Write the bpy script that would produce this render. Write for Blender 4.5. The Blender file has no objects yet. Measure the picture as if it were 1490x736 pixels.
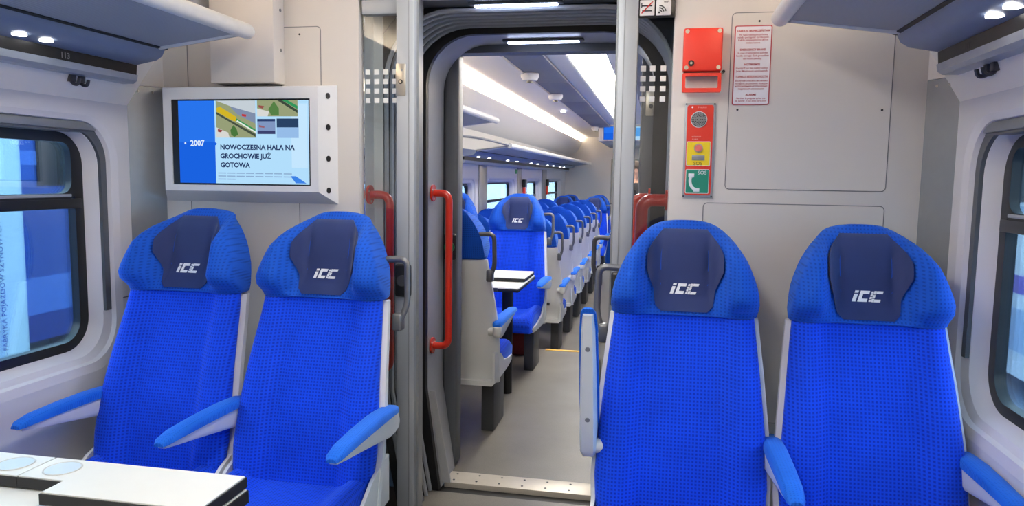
import bpy, bmesh, math, random
from mathutils import Vector, Matrix
random.seed(7)
scene = bpy.context.scene
COL = scene.collection

# ------------------------------------------------------------------ camera
cam_d = bpy.data.cameras.new('camera')
cam_d.sensor_fit = 'HORIZONTAL'; cam_d.sensor_width = 36.0
cam_d.lens = 1080.0 / 1490.0 * 36.0
cam_d.clip_start = 0.05; cam_d.clip_end = 200
cam = bpy.data.objects.new('camera', cam_d); COL.objects.link(cam)
RW = ((0.98117717, 0.19257039, 0.01442240), (0.03378395, -0.09764132, -0.99464809), (-0.19013155, 0.97641324, -0.10230923))
cm = Matrix.Identity(4)
for i in range(3):
    cm[i][0] = RW[0][i]; cm[i][1] = -RW[1][i]; cm[i][2] = -RW[2][i]
cm[0][3], cm[1][3], cm[2][3] = 0.0, 0.0, 1.36
cam.matrix_world = cm
scene.camera = cam

# ------------------------------------------------------------------ world, exposure
W = bpy.data.worlds.new('world'); scene.world = W; W.use_nodes = True
bg = W.node_tree.nodes['Background']
bg.inputs['Color'].default_value = (0.56, 0.83, 1.0, 1); bg.inputs['Strength'].default_value = 8.0
vs = scene.view_settings
vs.view_transform = 'Standard'; vs.look = 'None'; vs.gamma = 1.0; vs.use_curve_mapping = False
vs.exposure = 0.0
CEIL_E = 11.8        # central ceiling light of the near car
CEIL_FAR = 18.0      # central ceiling light of the far car
COVE_E = 66.0        # cove strips of the near car
COVE_FAR = 120.0     # cove strips of the far car
scene.cycles.use_denoising = True

# ------------------------------------------------------------------ materials
def lin(c):
    return tuple(((v / 255) / 12.92 if v / 255 <= .04045 else ((v / 255 + .055) / 1.055) ** 2.4) for v in c)
MATS = {}
def mat(name, rgb, rough=.5, metal=0.0, noise=.06, scale=30, bump=0.0, sheen=0.0, coat=0.0, spec=.5):
    if name in MATS: return MATS[name]
    m = bpy.data.materials.new(name); m.use_nodes = True; MATS[name] = m
    nt = m.node_tree; b = nt.nodes['Principled BSDF']
    c = lin(rgb)
    tc = nt.nodes.new('ShaderNodeTexCoord'); nz = nt.nodes.new('ShaderNodeTexNoise')
    nz.inputs['Scale'].default_value = scale; nz.inputs['Detail'].default_value = 3
    nt.links.new(tc.outputs['Object'], nz.inputs['Vector'])
    mx = nt.nodes.new('ShaderNodeMix'); mx.data_type = 'RGBA'
    mx.inputs['A'].default_value = tuple(v * (1 - noise) for v in c) + (1,)
    mx.inputs['B'].default_value = tuple(min(1, v * (1 + noise)) for v in c) + (1,)
    nt.links.new(nz.outputs['Fac'], mx.inputs['Factor'])
    nt.links.new(mx.outputs['Result'], b.inputs['Base Color'])
    b.inputs['Roughness'].default_value = rough; b.inputs['Metallic'].default_value = metal
    b.inputs['Sheen Weight'].default_value = sheen; b.inputs['Coat Weight'].default_value = coat
    b.inputs['Specular IOR Level'].default_value = spec
    if bump:
        bp = nt.nodes.new('ShaderNodeBump'); bp.inputs['Strength'].default_value = bump; bp.inputs['Distance'].default_value = .003
        nt.links.new(nz.outputs['Fac'], bp.inputs['Height']); nt.links.new(bp.outputs['Normal'], b.inputs['Normal'])
    return m
def emis(name, rgb, strength):
    if name in MATS: return MATS[name]
    m = bpy.data.materials.new(name); m.use_nodes = True; MATS[name] = m
    nt = m.node_tree; nt.nodes.clear()
    o = nt.nodes.new('ShaderNodeOutputMaterial'); e = nt.nodes.new('ShaderNodeEmission')
    e.inputs['Color'].default_value = lin(rgb) + (1,); e.inputs['Strength'].default_value = strength
    nt.links.new(e.outputs[0], o.inputs[0]); return m
def glass(name, tint, gloss=.08):
    if name in MATS: return MATS[name]
    m = bpy.data.materials.new(name); m.use_nodes = True; MATS[name] = m
    nt = m.node_tree; nt.nodes.clear()
    o = nt.nodes.new('ShaderNodeOutputMaterial'); t = nt.nodes.new('ShaderNodeBsdfTransparent'); g = nt.nodes.new('ShaderNodeBsdfGlossy')
    t.inputs['Color'].default_value = tint + (1,); g.inputs['Roughness'].default_value = .02
    fr = nt.nodes.new('ShaderNodeFresnel'); fr.inputs['IOR'].default_value = 1.45
    mth = nt.nodes.new('ShaderNodeMath'); mth.operation = 'MULTIPLY_ADD'; mth.inputs[1].default_value = .8; mth.inputs[2].default_value = gloss * .3
    nt.links.new(fr.outputs[0], mth.inputs[0])
    mx = nt.nodes.new('ShaderNodeMixShader')
    nt.links.new(mth.outputs[0], mx.inputs[0]); nt.links.new(t.outputs[0], mx.inputs[1]); nt.links.new(g.outputs[0], mx.inputs[2])
    nt.links.new(mx.outputs[0], o.inputs[0]); return m
def fabric(name, rgb, dark, cell=.0102, dot=.24, sheen=.25, axis='Z'):
    """woven upholstery: a square grid of small darker dots, in object space"""
    m = bpy.data.materials.new(name); m.use_nodes = True; MATS[name] = m
    nt = m.node_tree; N = nt.nodes; L = nt.links; b = N['Principled BSDF']
    tc = N.new('ShaderNodeTexCoord'); sp = N.new('ShaderNodeSeparateXYZ'); L.new(tc.outputs['Object'], sp.inputs[0])
    def M(op, a, bb=None, **k):
        n = N.new('ShaderNodeMath'); n.operation = op
        for i, v in enumerate((a, bb)):
            if v is None: continue
            if isinstance(v, (int, float)): n.inputs[i].default_value = v
            else: L.new(v, n.inputs[i])
        return n.outputs[0]
    def cellv(s):
        return M('ABSOLUTE', M('SUBTRACT', M('FRACT', M('MULTIPLY', s, 1 / cell)), .5))
    vv = sp.outputs[axis]
    dx = cellv(sp.outputs['X']); dz = cellv(vv)
    d = M('MAXIMUM', dx, dz)
    mr = N.new('ShaderNodeMapRange'); mr.inputs['From Min'].default_value = dot - .1; mr.inputs['From Max'].default_value = dot + .12
    L.new(d, mr.inputs['Value'])
    nz = N.new('ShaderNodeTexNoise'); nz.inputs['Scale'].default_value = 9; L.new(tc.outputs['Object'], nz.inputs['Vector'])
    mx = N.new('ShaderNodeMix'); mx.data_type = 'RGBA'
    mx.inputs['A'].default_value = lin(dark) + (1,); mx.inputs['B'].default_value = lin(rgb) + (1,)
    L.new(mr.outputs['Result'], mx.inputs['Factor'])
    mx2 = N.new('ShaderNodeMix'); mx2.data_type = 'RGBA'; mx2.blend_type = 'MULTIPLY'; mx2.inputs['Factor'].default_value = .25
    L.new(mx.outputs['Result'], mx2.inputs['A']); L.new(nz.outputs['Fac'], mx2.inputs['B'])
    L.new(mx2.outputs['Result'], b.inputs['Base Color'])
    b.inputs['Roughness'].default_value = .8; b.inputs['Specular IOR Level'].default_value = .2
    b.inputs['Sheen Weight'].default_value = sheen; b.inputs['Sheen Roughness'].default_value = .45
    b.inputs['Sheen Tint'].default_value = (.25, .55, 1, 1)
    bp = N.new('ShaderNodeBump'); bp.inputs['Strength'].default_value = .35; bp.inputs['Distance'].default_value = .001
    L.new(mr.outputs['Result'], bp.inputs['Height']); L.new(bp.outputs['Normal'], b.inputs['Normal'])
    return m

M_wall = mat('wall_laminate', (216, 209, 203), .42, noise=.02, scale=4)
M_side = mat('side_panel_plastic', (214, 212, 216), .45, noise=.02, scale=4)
M_groove = mat('panel_joint', (120, 120, 122), .7)
M_corner = mat('corner_plate_grey', (140, 143, 146), .35, metal=.35)
M_alu = mat('brushed_aluminium', (164, 169, 175), .4, metal=.15, noise=.02, scale=3)
M_alud = mat('grey_frame_paint', (84, 88, 94), .45, noise=.04)
M_steel = mat('brushed_steel', (198, 190, 176), .3, metal=.8, noise=.06, scale=60)
M_black = mat('black_rubber', (14, 14, 16), .5)
M_blackp = mat('black_plastic', (22, 23, 26), .35)
M_dark = mat('dark_grey_metal', (68, 69, 74), .45, metal=.3)
M_handle = mat('handle_grey', (104, 106, 110), .35, metal=.5)
M_red = mat('red_enamel', (206, 44, 22), .28, noise=.03, coat=.4)
M_redbox = mat('red_box_paint', (222, 52, 34), .4, noise=.03)
M_shell = mat('seat_shell_plastic', (224, 224, 220), .35, noise=.02)
M_fab = fabric('seat_fabric_blue', (10, 74, 234), (5, 46, 184))
M_fabc = fabric('cushion_fabric_blue', (10, 74, 234), (5, 46, 184), axis='Y')
M_fabh = fabric('headrest_fabric_blue', (18, 86, 204), (10, 62, 164), dot=.2)
M_arm = fabric('armrest_fabric_blue', (26, 106, 222), (18, 90, 204), cell=.008, dot=.2, axis='Y')
M_navy = mat('headrest_cover_navy', (16, 40, 98), .75, noise=.15, scale=14, bump=.2, sheen=.2)
M_logo = mat('logo_white_print', (236, 238, 242), .6)
M_pillar = mat('seat_pedestal_grey', (66, 67, 70), .5, noise=.08)
M_floor = None
M_white = mat('white_plastic', (232, 230, 228), .4, noise=.02)
M_table = mat('table_laminate', (236, 234, 226), .35, noise=.02)
M_edge = mat('table_edge_black', (20, 20, 22), .5)
M_rack = mat('rack_panel_grey', (120, 128, 148), .5, noise=.05)
M_rackch = mat('rack_channel_bluegrey', (128, 140, 164), .4, noise=.04)
M_tube = mat('rack_tube_white', (226, 224, 220), .35)
M_bell = mat('bellows_rubber', (27, 29, 33), .6, noise=.1)
M_rib = mat('bellows_rib', (168, 172, 178), .5, noise=.08)
M_ceil = mat('ceiling_cream', (240, 235, 229), .5, noise=.02)
M_cdark = mat('ceiling_bluegrey_panel', (124, 128, 140), .5, noise=.03)
M_glass = glass('clear_glass', (.93, .96, .97))
M_pane = glass('window_glass', (.86, .93, 1.0))
M_light = emis('ceiling_light_diffuser', (255, 252, 246), CEIL_E)
M_cove = emis('cove_light_diffuser', (255, 238, 214), COVE_E)
M_lightf = emis('ceiling_light_diffuser_far', (255, 252, 246), CEIL_FAR)
M_covef = emis('cove_light_diffuser_far', (255, 238, 214), COVE_FAR)
M_led = emis('gangway_led', (205, 218, 255), 18.0)
M_spot = emis('reading_spot', (255, 255, 255), 12.0)
M_sqw = mat('frosted_white_film', (240, 240, 236), .6)

def floor_mat():
    m = bpy.data.materials.new('floor_vinyl'); m.use_nodes = True
    nt = m.node_tree; N = nt.nodes; L = nt.links; b = N['Principled BSDF']
    tc = N.new('ShaderNodeTexCoord')
    n1 = N.new('ShaderNodeTexNoise'); n1.inputs['Scale'].default_value = 3.0; n1.inputs['Detail'].default_value = 5
    n2 = N.new('ShaderNodeTexNoise'); n2.inputs['Scale'].default_value = 160
    L.new(tc.outputs['Object'], n1.inputs[0]); L.new(tc.outputs['Object'], n2.inputs[0])
    cr = N.new('ShaderNodeValToRGB')
    cr.color_ramp.elements[0].position = .3; cr.color_ramp.elements[0].color = lin((108, 102, 94)) + (1,)
    cr.color_ramp.elements[1].position = .7; cr.color_ramp.elements[1].color = lin((124, 118, 109)) + (1,)
    L.new(n1.outputs['Fac'], cr.inputs[0])
    mx = N.new('ShaderNodeMix'); mx.data_type = 'RGBA'; mx.blend_type = 'OVERLAY'; mx.inputs['Factor'].default_value = .25
    L.new(cr.outputs[0], mx.inputs['A']); L.new(n2.outputs['Fac'], mx.inputs['B'])
    L.new(mx.outputs['Result'], b.inputs['Base Color']); b.inputs['Roughness'].default_value = .42
    return m
M_floor = floor_mat()

def ribbed_mat():
    """fine corrugation of the rack underside"""
    m = bpy.data.materials.new('rack_ribbed_sheet'); m.use_nodes = True
    nt = m.node_tree; N = nt.nodes; L = nt.links; b = N['Principled BSDF']
    tc = N.new('ShaderNodeTexCoord'); w = N.new('ShaderNodeTexWave'); w.wave_type = 'BANDS'; w.bands_direction = 'Y'
    w.inputs['Scale'].default_value = 42; L.new(tc.outputs['Object'], w.inputs[0])
    cr = N.new('ShaderNodeValToRGB')
    cr.color_ramp.elements[0].color = lin((148, 151, 158)) + (1,); cr.color_ramp.elements[1].color = lin((172, 175, 182)) + (1,)
    L.new(w.outputs['Fac'], cr.inputs[0]); L.new(cr.outputs[0], b.inputs['Base Color'])
    bp = N.new('ShaderNodeBump'); bp.inputs['Strength'].default_value = .5; bp.inputs['Distance'].default_value = .002
    L.new(w.outputs['Fac'], bp.inputs['Height']); L.new(bp.outputs['Normal'], b.inputs['Normal'])
    b.inputs['Roughness'].default_value = .45; return m
M_ribbed = ribbed_mat()

# ------------------------------------------------------------------ object helpers
def tag(o, label=None, cat=None, group=None, kind=None):
    if label: o['label'] = label
    if cat: o['category'] = cat
    if group: o['group'] = group
    if kind: o['kind'] = kind
    return o
def thing(name, label, cat, loc=(0, 0, 0), rotz=0, group=None, kind=None):
    o = bpy.data.objects.new(name, None); COL.objects.link(o)
    o.empty_display_size = .05
    o.location = loc; o.rotation_euler = (0, 0, rotz)
    return tag(o, label, cat, group, kind)
def fin(bm, name, m, smooth=35):
    me = bpy.data.meshes.new(name)
    bmesh.ops.recalc_face_normals(bm, faces=bm.faces)
    bm.to_mesh(me); bm.free()
    if m: me.materials.append(m)
    if smooth:
        for p in me.polygons: p.use_smooth = True
        me.set_sharp_from_angle(angle=math.radians(smooth))
    return me
def ob(name, me, parent=None, loc=None, rot=None):
    o = bpy.data.objects.new(name, me); COL.objects.link(o)
    if parent is not None: o.parent = parent
    if loc: o.location = loc
    if rot: o.rotation_euler = rot
    return o
def add_box(bm, x0, x1, y0, y1, z0, z1, bev=0.0, seg=2):
    b2 = bmesh.new() if bev else bm
    vs_ = [b2.verts.new((x, y, z)) for z in (z0, z1) for y in (y0, y1) for x in (x0, x1)]
    for f in ((0, 2, 3, 1), (4, 5, 7, 6), (0, 1, 5, 4), (2, 6, 7, 3), (0, 4, 6, 2), (1, 3, 7, 5)):
        b2.faces.new([vs_[i] for i in f])
    if bev:
        bmesh.ops.bevel(b2, geom=list(b2.edges), offset=bev, segments=seg, profile=.5, affect='EDGES')
        me = bpy.data.meshes.new('tmp'); b2.to_mesh(me); b2.free(); bm.from_mesh(me); bpy.data.meshes.remove(me)
def box(name, m, parent, x0, x1, y0, y1, z0, z1, bev=0.0, seg=2):
    bm = bmesh.new(); add_box(bm, x0, x1, y0, y1, z0, z1, bev, seg)
    return ob(name, fin(bm, name, m), parent)
def add_loft(bm, loops, cap=True, closed=True):
    rows = [[bm.verts.new(p) for p in lp] for lp in loops]
    n = len(rows[0])
    for a, b in zip(rows, rows[1:]):
        for i in range(n if closed else n - 1):
            j = (i + 1) % n
            bm.faces.new((a[i], a[j], b[j], b[i]))
    if cap and closed:
        for r in (rows[0], rows[-1]):
            try: bm.faces.new(r)
            except ValueError: pass
def fillet(pts, r, n=6):
    pts = [Vector(p) for p in pts]; out = [pts[0]]
    for i in range(1, len(pts) - 1):
        a, b, c = pts[i - 1], pts[i], pts[i + 1]
        rr = min(r, (a - b).length * .49, (c - b).length * .49)
        p0 = b + (a - b).normalized() * rr; p1 = b + (c - b).normalized() * rr
        for k in range(n + 1):
            t = k / n; out.append(p0 * (1 - t) ** 2 + b * 2 * t * (1 - t) + p1 * t * t)
    out.append(pts[-1]); return out
def add_tube(bm, pts, r, sides=10, flat=1.0):
    pts = [Vector(p) for p in pts]
    t = (pts[1] - pts[0]).normalized()
    up = Vector((0, 0, 1)) if abs(t.z) < .9 else Vector((0, 1, 0))
    u = t.cross(up).normalized(); loops = []
    for i, p in enumerate(pts):
        if i == 0: tn = pts[1] - p
        elif i == len(pts) - 1: tn = p - pts[i - 1]
        else: tn = (pts[i + 1] - p).normalized() + (p - pts[i - 1]).normalized()
        tn.normalize(); u = (u - tn * u.dot(tn)).normalized(); v = tn.cross(u)
        ri = r[i] if isinstance(r, (list, tuple)) else r
        loops.append([p + u * math.cos(2 * math.pi * k / sides) * ri + v * math.sin(2 * math.pi * k / sides) * ri * flat for k in range(sides)])
    add_loft(bm, loops)
def tube(name, m, parent, pts, r, sides=10):
    bm = bmesh.new(); add_tube(bm, pts, r, sides); return ob(name, fin(bm, name, m, 50), parent)
def add_disc(bm, c, r, axis='Y', h=.002, n=16, rz=None):
    c = Vector(c); loops = []
    for s in (-.5, .5):
        lp = []
        for k in range(n):
            a = 2 * math.pi * k / n; ca, sa = math.cos(a) * r, math.sin(a) * (rz or r)
            lp.append(c + (Vector((ca, s * h, sa)) if axis == 'Y' else Vector((ca, sa, s * h)) if axis == 'Z' else Vector((s * h, ca, sa))))
        loops.append(lp)
    add_loft(bm, loops)
def disc(name, m, parent, c, r, axis='Y', h=.002, n=16, rz=None):
    bm = bmesh.new(); add_disc(bm, c, r, axis, h, n, rz); return ob(name, fin(bm, name, m), parent)
def rrect(x0, x1, y0, y1, r, n=6):
    out = []
    for cx, cy, a0 in ((x1 - r, y1 - r, 0), (x0 + r, y1 - r, 90), (x0 + r, y0 + r, 180), (x1 - r, y0 + r, 270)):
        for k in range(n + 1):
            a = math.radians(a0 + 90 * k / n); out.append((cx + r * math.cos(a), cy + r * math.sin(a)))
    return out
def plate(name, m, parent, loops, fix, t, axis='Y', smooth=35):
    """flat slab cut from 2-D loops (the first is the outline, the rest holes); axis is its normal, from fix to fix+t"""
    bm = bmesh.new()
    def P(u, v, w): return (u, w, v) if axis == 'Y' else (w, u, v) if axis == 'X' else (u, v, w)
    edges = []; rings = []
    for lp in loops:
        vsl = [bm.verts.new(P(u, v, fix)) for u, v in lp]; rings.append(vsl)
        for i in range(len(vsl)): edges.append(bm.edges.new((vsl[i], vsl[(i + 1) % len(vsl)])))
    if len(loops) == 1: bm.faces.new(rings[0])
    else: bmesh.ops.triangle_fill(bm, use_beauty=True, use_dissolve=False, edges=edges)
    ret = bmesh.ops.extrude_face_region(bm, geom=list(bm.faces))
    d = Vector(P(0, 0, t))
    bmesh.ops.translate(bm, vec=d, verts=[v for v in ret['geom'] if isinstance(v, bmesh.types.BMVert)])
    return ob(name, fin(bm, name, m, smooth), parent)
def struct(o, label=None, cat='wall'):
    o['kind'] = 'structure'
    if label: o['label'] = label; o['category'] = cat
    return o
FONT_CACHE = {}
def text(name, s, m, parent, loc, size, align='LEFT', bold=0.0, rot=(math.pi / 2, 0, 0), sx=1.0, shear=0.0, ext=.0003):
    c = bpy.data.curves.new('tmp_text', 'FONT'); c.body = s; c.size = size; c.align_x = align; c.align_y = 'BOTTOM_BASELINE'
    c.offset = bold * size; c.extrude = ext; c.shear = shear; c.resolution_u = 2
    t = bpy.data.objects.new('tmp_text', c); COL.objects.link(t)
    dg = bpy.context.evaluated_depsgraph_get()
    me = bpy.data.meshes.new_from_object(t.evaluated_get(dg)); me.name = name
    bpy.data.objects.remove(t); bpy.data.curves.remove(c)
    me.materials.clear(); me.materials.append(m)
    o = ob(name, me, parent, loc, rot); o.scale = (sx, 1, 1); return o
def smooth(a, b, x):
    t = max(0, min(1, (x - a) / (b - a))); return t * t * (3 - 2 * t)
def interp(tab, z):
    if z <= tab[0][0]: return tab[0][1]
    for (a, va), (b, vb) in zip(tab, tab[1:]):
        if z <= b: return va + (vb - va) * (z - a) / (b - a)
    return tab[-1][1]

AX = -.53          # axis of the cars
XL, XR = -1.93, .87  # side walls
YE = 2.55          # end wall of the near car
YB = -1.6          # rear end of the modelled near car
LOW = -.18         # floor level of the low part of the far car
YSTEP = 5.74
YF = 15.7          # end of the far car

# ================================================================== SETTING
# ---- floors
struct(box('floor', M_floor, None, XL - .1, XR + .1, YB, 2.98, -.04, 0), 'grey vinyl floor between the seats in front of the door', 'floor')
struct(box('floor', M_floor, None, XL - .1, XR + .1, 3.18, YSTEP, -.04, 0), 'grey vinyl floor of the car beyond the gangway', 'floor')
bm = bmesh.new()
add_loft(bm, [[(x, y, z) for x, y, z in ((XL - .1, yy, zz), (XR + .1, yy, zz), (XR + .1, yy, zz - .04), (XL - .1, yy, zz - .04))] for yy, zz in ((YSTEP, 0), (6.35, LOW), (YF + .2, LOW))])
struct(ob('floor', fin(bm, 'floor_low', M_floor)), 'grey floor ramping down behind the yellow line', 'floor')
M_yel = mat('yellow_marking', (238, 190, 80), .5)
struct(box('trim_1', M_yel, None, -.83, -.2, YSTEP - .04, YSTEP, .0, .004), 'thin yellow marking line across the floor at the ramp', 'floor marking')
tr = thing('threshold_strip', 'beige metal threshold strip across the floor of the gangway', 'threshold', (-.49, 3.12, 0))
box('plate', mat('threshold_metal', (214, 204, 188), .4, metal=.3), tr, -.396, .396, -.065, .06, -.03, .012, .002)
for i in range(8):
    for j in (-.035, .03):
        disc('screw', M_dark, tr, (-.36 + i * .103, j, .0125), .005, 'Z', .002, 10)
struct(box('trim_2', M_black, None, -.95, 0, 2.98, 3.06, -.06, -.012), 'dark joint in the floor before the metal threshold', 'floor joint')

# ---- end wall of the near car
HEAD = 1.975
PZ = 2.30
def access_panel(wall, x0, x1, z0, z1, screws):
    p = plate('access_panel', M_wall, wall, [rrect(x0, x1, z0, z1, .012, 4)], YE - .002, .004)
    plate('joint', M_groove, wall, [rrect(x0 - .003, x1 + .003, z0 - .003, z1 + .003, .015, 4), rrect(x0 - .0002, x1 + .0002, z0 - .0002, z1 + .0002, .012, 4)], YE - .001, .004)
    for sx, sz in screws: disc('screw', M_black, p, (sx, YE - .0025, sz), .0035, 'Y', .003, 10)
wl = box('wall_front_left', M_wall, None, -1.87, -1.064, YE, YE + .05, 0, PZ)
struct(wl, 'pale grey end wall behind the two left seats', 'wall')
wr = box('wall_front_right', M_wall, None, .034, .82, YE, YE + .05, 0, PZ, .006)
struct(wr, 'pale grey end wall with access panels behind the two right seats', 'wall')
struct(box('wall_front_top', M_wall, None, -1.064, .034, YE, YE + .05, HEAD, PZ), 'pale wall above the gangway door', 'wall')
access_panel(wr, .218, .707, 1.331, 1.893, ((.301, 1.867), (.245, 1.587), (.683, 1.585)))
access_panel(wr, .151, .707, .55, 1.281, ())
access_panel(wl, -1.362, -1.211, 1.30, 1.885, ((-1.29, 1.86),))
for z0, z1, x in ((0, 1.25, -1.745), (0, 1.25, -1.30), (1.68, 2.2, -1.745)):
    box('joint', M_groove, wl, x - .0015, x + .0015, YE - .001, YE + .002, z0, z1)
# boxed-out duct above the monitor
dk = box('cable_duct', M_wall, None, -1.60, -1.35, 2.47, YE, 1.681, PZ, .004)
tag(dk, 'boxed-out pale duct on the wall above the monitor', 'duct')
for z in (1.94, 1.80): disc('screw', M_groove, dk, (-1.349, 2.52, z), .006, 'X', .003, 10)
# corner plates
for s, nm in ((-1, 'left'), (1, 'right')):
    xw = XL if s < 0 else XR; xe = -1.85 if s < 0 else .81
    bm = bmesh.new()
    add_loft(bm, [[(xw, 2.45, z), (xe, YE, z), (xe + s * .06, YE + .05, z), (xw + s * .05, 2.47, z)] for z in (0, 1.675)])
    o = tag(ob('corner_plate', fin(bm, 'corner_plate', M_corner)), 'tall grey corner plate between the end wall and the %s window wall' % nm, 'trim plate')
    bm = bmesh.new()
    add_loft(bm, [[(xw, 2.45, z), (xe, YE, z), (xe + s * .06, YE + .05, z), (xw + s * .05, 2.47, z)] for z in (1.677, PZ)])
    struct(ob('trim_%d' % (3 if s < 0 else 4), fin(bm, 'trim', M_wall)), 'pale corner piece above the %s grey corner plate' % nm, 'trim')
    for k in (.3, .7):
        disc('screw', M_steel, o, (xw + (xe - xw) * k, 2.45 + .1 * k - .001, 1.655), .005, 'Y', .004, 10)

# ---- side walls with windows
def side_wall(name, x, s, y0, y1, z0, z1, holes, label):
    outer = [(y0, z0), (y1, z0), (y1, z1), (y0, z1)]
    return struct(plate(name, M_side, None, [outer] + [rrect(a, b, c, d, r) for a, b, c, d, r in holes], x, s * .03, 'X'), label, 'wall')
def window(idx, x, s, y0, y1, z0, z1, r, label, near=True):
    """s = outward direction; y0..z1 = hole in the wall"""
    w = thing('window_%d' % idx, label, 'window', (x, (y0 + y1) / 2, z0), kind='structure')
    def OX(d): return s * d
    yc = (y0 + y1) / 2
    H = z1 - z0
    def lp(i): return rrect(y0 - yc + i[0], y1 - yc - i[0], i[1], H - i[2], max(.02, r - i[0] * .45), 8)
    def ring(name, m, a, b, da, db):
        bm = bmesh.new()
        add_loft(bm, [[(OX(da), u, v) for u, v in lp(a)], [(OX(db), u, v) for u, v in lp(b)]], cap=False)
        return ob(name, fin(bm, name, m), w)
    I0, I1, I2, I3, I4 = (0, 0, 0), (.028, .028, .018), (.034, .034, .022), (.062, .052, .05), (.088, .075, .058)
    ring('chamfer', M_side, I0, I1, 0, .008)
    ring('reveal', M_side, I1, I2, .008, .022); ring('reveal', M_side, I2, I3, .022, .034); ring('reveal', M_side, I3, I4, .034, .076)
    plate('gasket', M_blackp, w, [lp((.086, .073, .056)), rrect(y0 - yc + .126, y1 - yc - .126, .106, H - .078, .075, 8)], OX(.074), OX(.03), 'X')
    tz = H * .66
    plate('pane', M_pane, w, [[(y0 - yc + .11, .09), (y1 - yc - .11, .09), (y1 - yc - .11, tz), (y0 - yc + .11, tz)]], OX(.090), OX(.006), 'X')
    plate('pane', M_pane, w, [[(y0 - yc + .11, tz), (y1 - yc - .11, tz), (y1 - yc - .11, H - .07), (y0 - yc + .11, H - .07)]], OX(.090), OX(.006), 'X')
    bm = bmesh.new(); sg = sorted((OX(.066), OX(.1))); add_box(bm, sg[0], sg[1], y0 - yc + .1, y1 - yc - .1, tz - .017, tz + .017, .004)
    ob('transom', fin(bm, 'transom', M_blackp), w)
    if near:
        plate('sash', M_blackp, w, [rrect(y0 - yc + .12, y1 - yc - .12, tz + .012, H - .075, .05), rrect(y0 - yc + .145, y1 - yc - .145, tz + .036, H - .092, .042)], OX(.068), OX(.024), 'X')
        sg = sorted((OX(.064), OX(.072)))
        box('sash_rail', M_alu, w, sg[0], sg[1], y0 - yc + .15, y1 - yc - .15, tz + .024, tz + .034, .002)
        # roller-blind cassette and guide rails, following the reveal
        for a0, a1, nm_, mm in ((0, None, 'blind_guide', M_alud), (1, None, 'blind_cassette', M_corner)):
            if nm_ == 'blind_cassette':
                sg = sorted((OX(.012), OX(.05))); box(nm_, mm, w, sg[0], sg[1], y0 - yc + .075, y1 - yc - .075, H - .05, H - .021, .006)
                sg = sorted((OX(.02), OX(.062))); box('blind_hem', M_alud, w, sg[0], sg[1], y0 - yc + .07, y1 - yc - .07, H - .058, H - .046, .004)
            else:
                L2 = lp((I2[0] + .001, I2[1] + .001, I2[2] + .001)); L3 = lp((I3[0] - .002, I3[1] - .002, I3[2] - .002))
                idx = [i for i in range(len(L2)) if L2[i][1] > .2]
                for rng in (range(0, 9), range(9, 18)):
                    rr_ = list(rng)
                    p2 = [L2[i] for i in rr_]; p3 = [L3[i] for i in rr_]
                    if rr_[0] == 0: p2 = [(p2[0][0], .2)] + p2; p3 = [(p3[0][0], .2)] + p3
                    else: p2 = p2 + [(p2[-1][0], .2)]; p3 = p3 + [(p3[-1][0], .2)]
                    bm = bmesh.new()
                    add_loft(bm, [[(OX(.0205), *p) for p in p2], [(OX(.0215), *p) for p in p3], [(OX(.034), *p) for p in p3], [(OX(.0225), *p) for p in p2], [(OX(.0205), *p) for p in p2]], cap=False, closed=False)
                    ob(nm_, fin(bm, nm_, mm), w)
    return w
HN = (.75, 2.39, .655, 1.548, .15)
for s, x, nm, k in ((-1, XL, 'left', 1), (1, XR, 'right', 2)):
    sw = side_wall('wall_' + nm, x, s, YB, 2.46, 0, 2.30, [HN], 'pale plastic %s side wall of the near car around the window' % nm)
    box('joint', M_groove, sw, x - .002, x + .002, 2.39, 2.46, .893, .896)
    window(k, x, s, *HN, 'large %s train window beside the near seats with black rubber frame' % nm)
struct(box('wall_back_lightblock', M_wall, None, XL - .05, XR + .05, YB - .05, YB, 0, 2.3), 'unseen pale wall added behind the viewer to keep outside light out', 'wall')  # unseen wall, added so sky light does not enter from behind the camera
# far car
FH = [(4.0, 5.5, .69, 1.525)] + [(a, b, .69 + LOW, 1.52 + LOW) for a, b in ((6.55, 7.86), (8.36, 10.12), (11.02, 12.36), (13.05, 15.02))]
for s, x, nm, k in ((-1, XL, 'left', 3), (1, XR, 'right', 8)):
    side_wall('wall_%s' % nm, x, s, 3.36, YF, LOW, 2.30, [h + (.13,) for h in FH], 'pale %s side wall of the far car with a row of windows' % nm)
    for i, h in enumerate(FH):
        window(k + i, x, s, *h, .13, '%s window of the far car, %s from the gangway' % (nm, ('first', 'second', 'third', 'fourth', 'fifth')[i]), near=False)
    # grey columns between the windows
    for i, (a, b) in enumerate(((7.93, 8.29), (10.2, 10.5), (12.45, 12.95))):
        o = box('window_column', M_corner, None, min(x, x - s * .012), max(x, x - s * .012), a, b, LOW, 1.52, .004)
        tag(o, 'grey wall column on the %s of the far car, %s from the gangway' % (nm, ('first', 'second', 'third')[i]), 'wall column', 'grey columns between the far windows')
xd0, xd1 = -.98, -.12
fw = struct(box('wall_front_far_left', M_ceil, None, XL, xd0, YF, YF + .06, LOW, 2.3), 'cream end wall of the far car left of its doorway', 'wall')
struct(box('wall_front_far_right', M_ceil, None, xd1, XR, YF, YF + .06, LOW, 2.3), 'cream end wall of the far car right of its doorway', 'wall')
struct(box('wall_front_far_top', M_ceil, None, xd0, xd1, YF, YF + .06, 1.75, 2.3), 'cream wall above the far doorway', 'wall')
dr = thing('door_1', 'grey beige door closing the far doorway at the end of the aisle', 'door', (-.55, YF + .062, LOW), kind='structure')
box('door_leaf', mat('door_greige', (186, 182, 172), .5), dr, -.5, .5, 0, .04, 0, 2.0)
box('door_window', M_alud, dr, -.16, .16, -.006, 0, .95, 1.7, .004)
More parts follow.
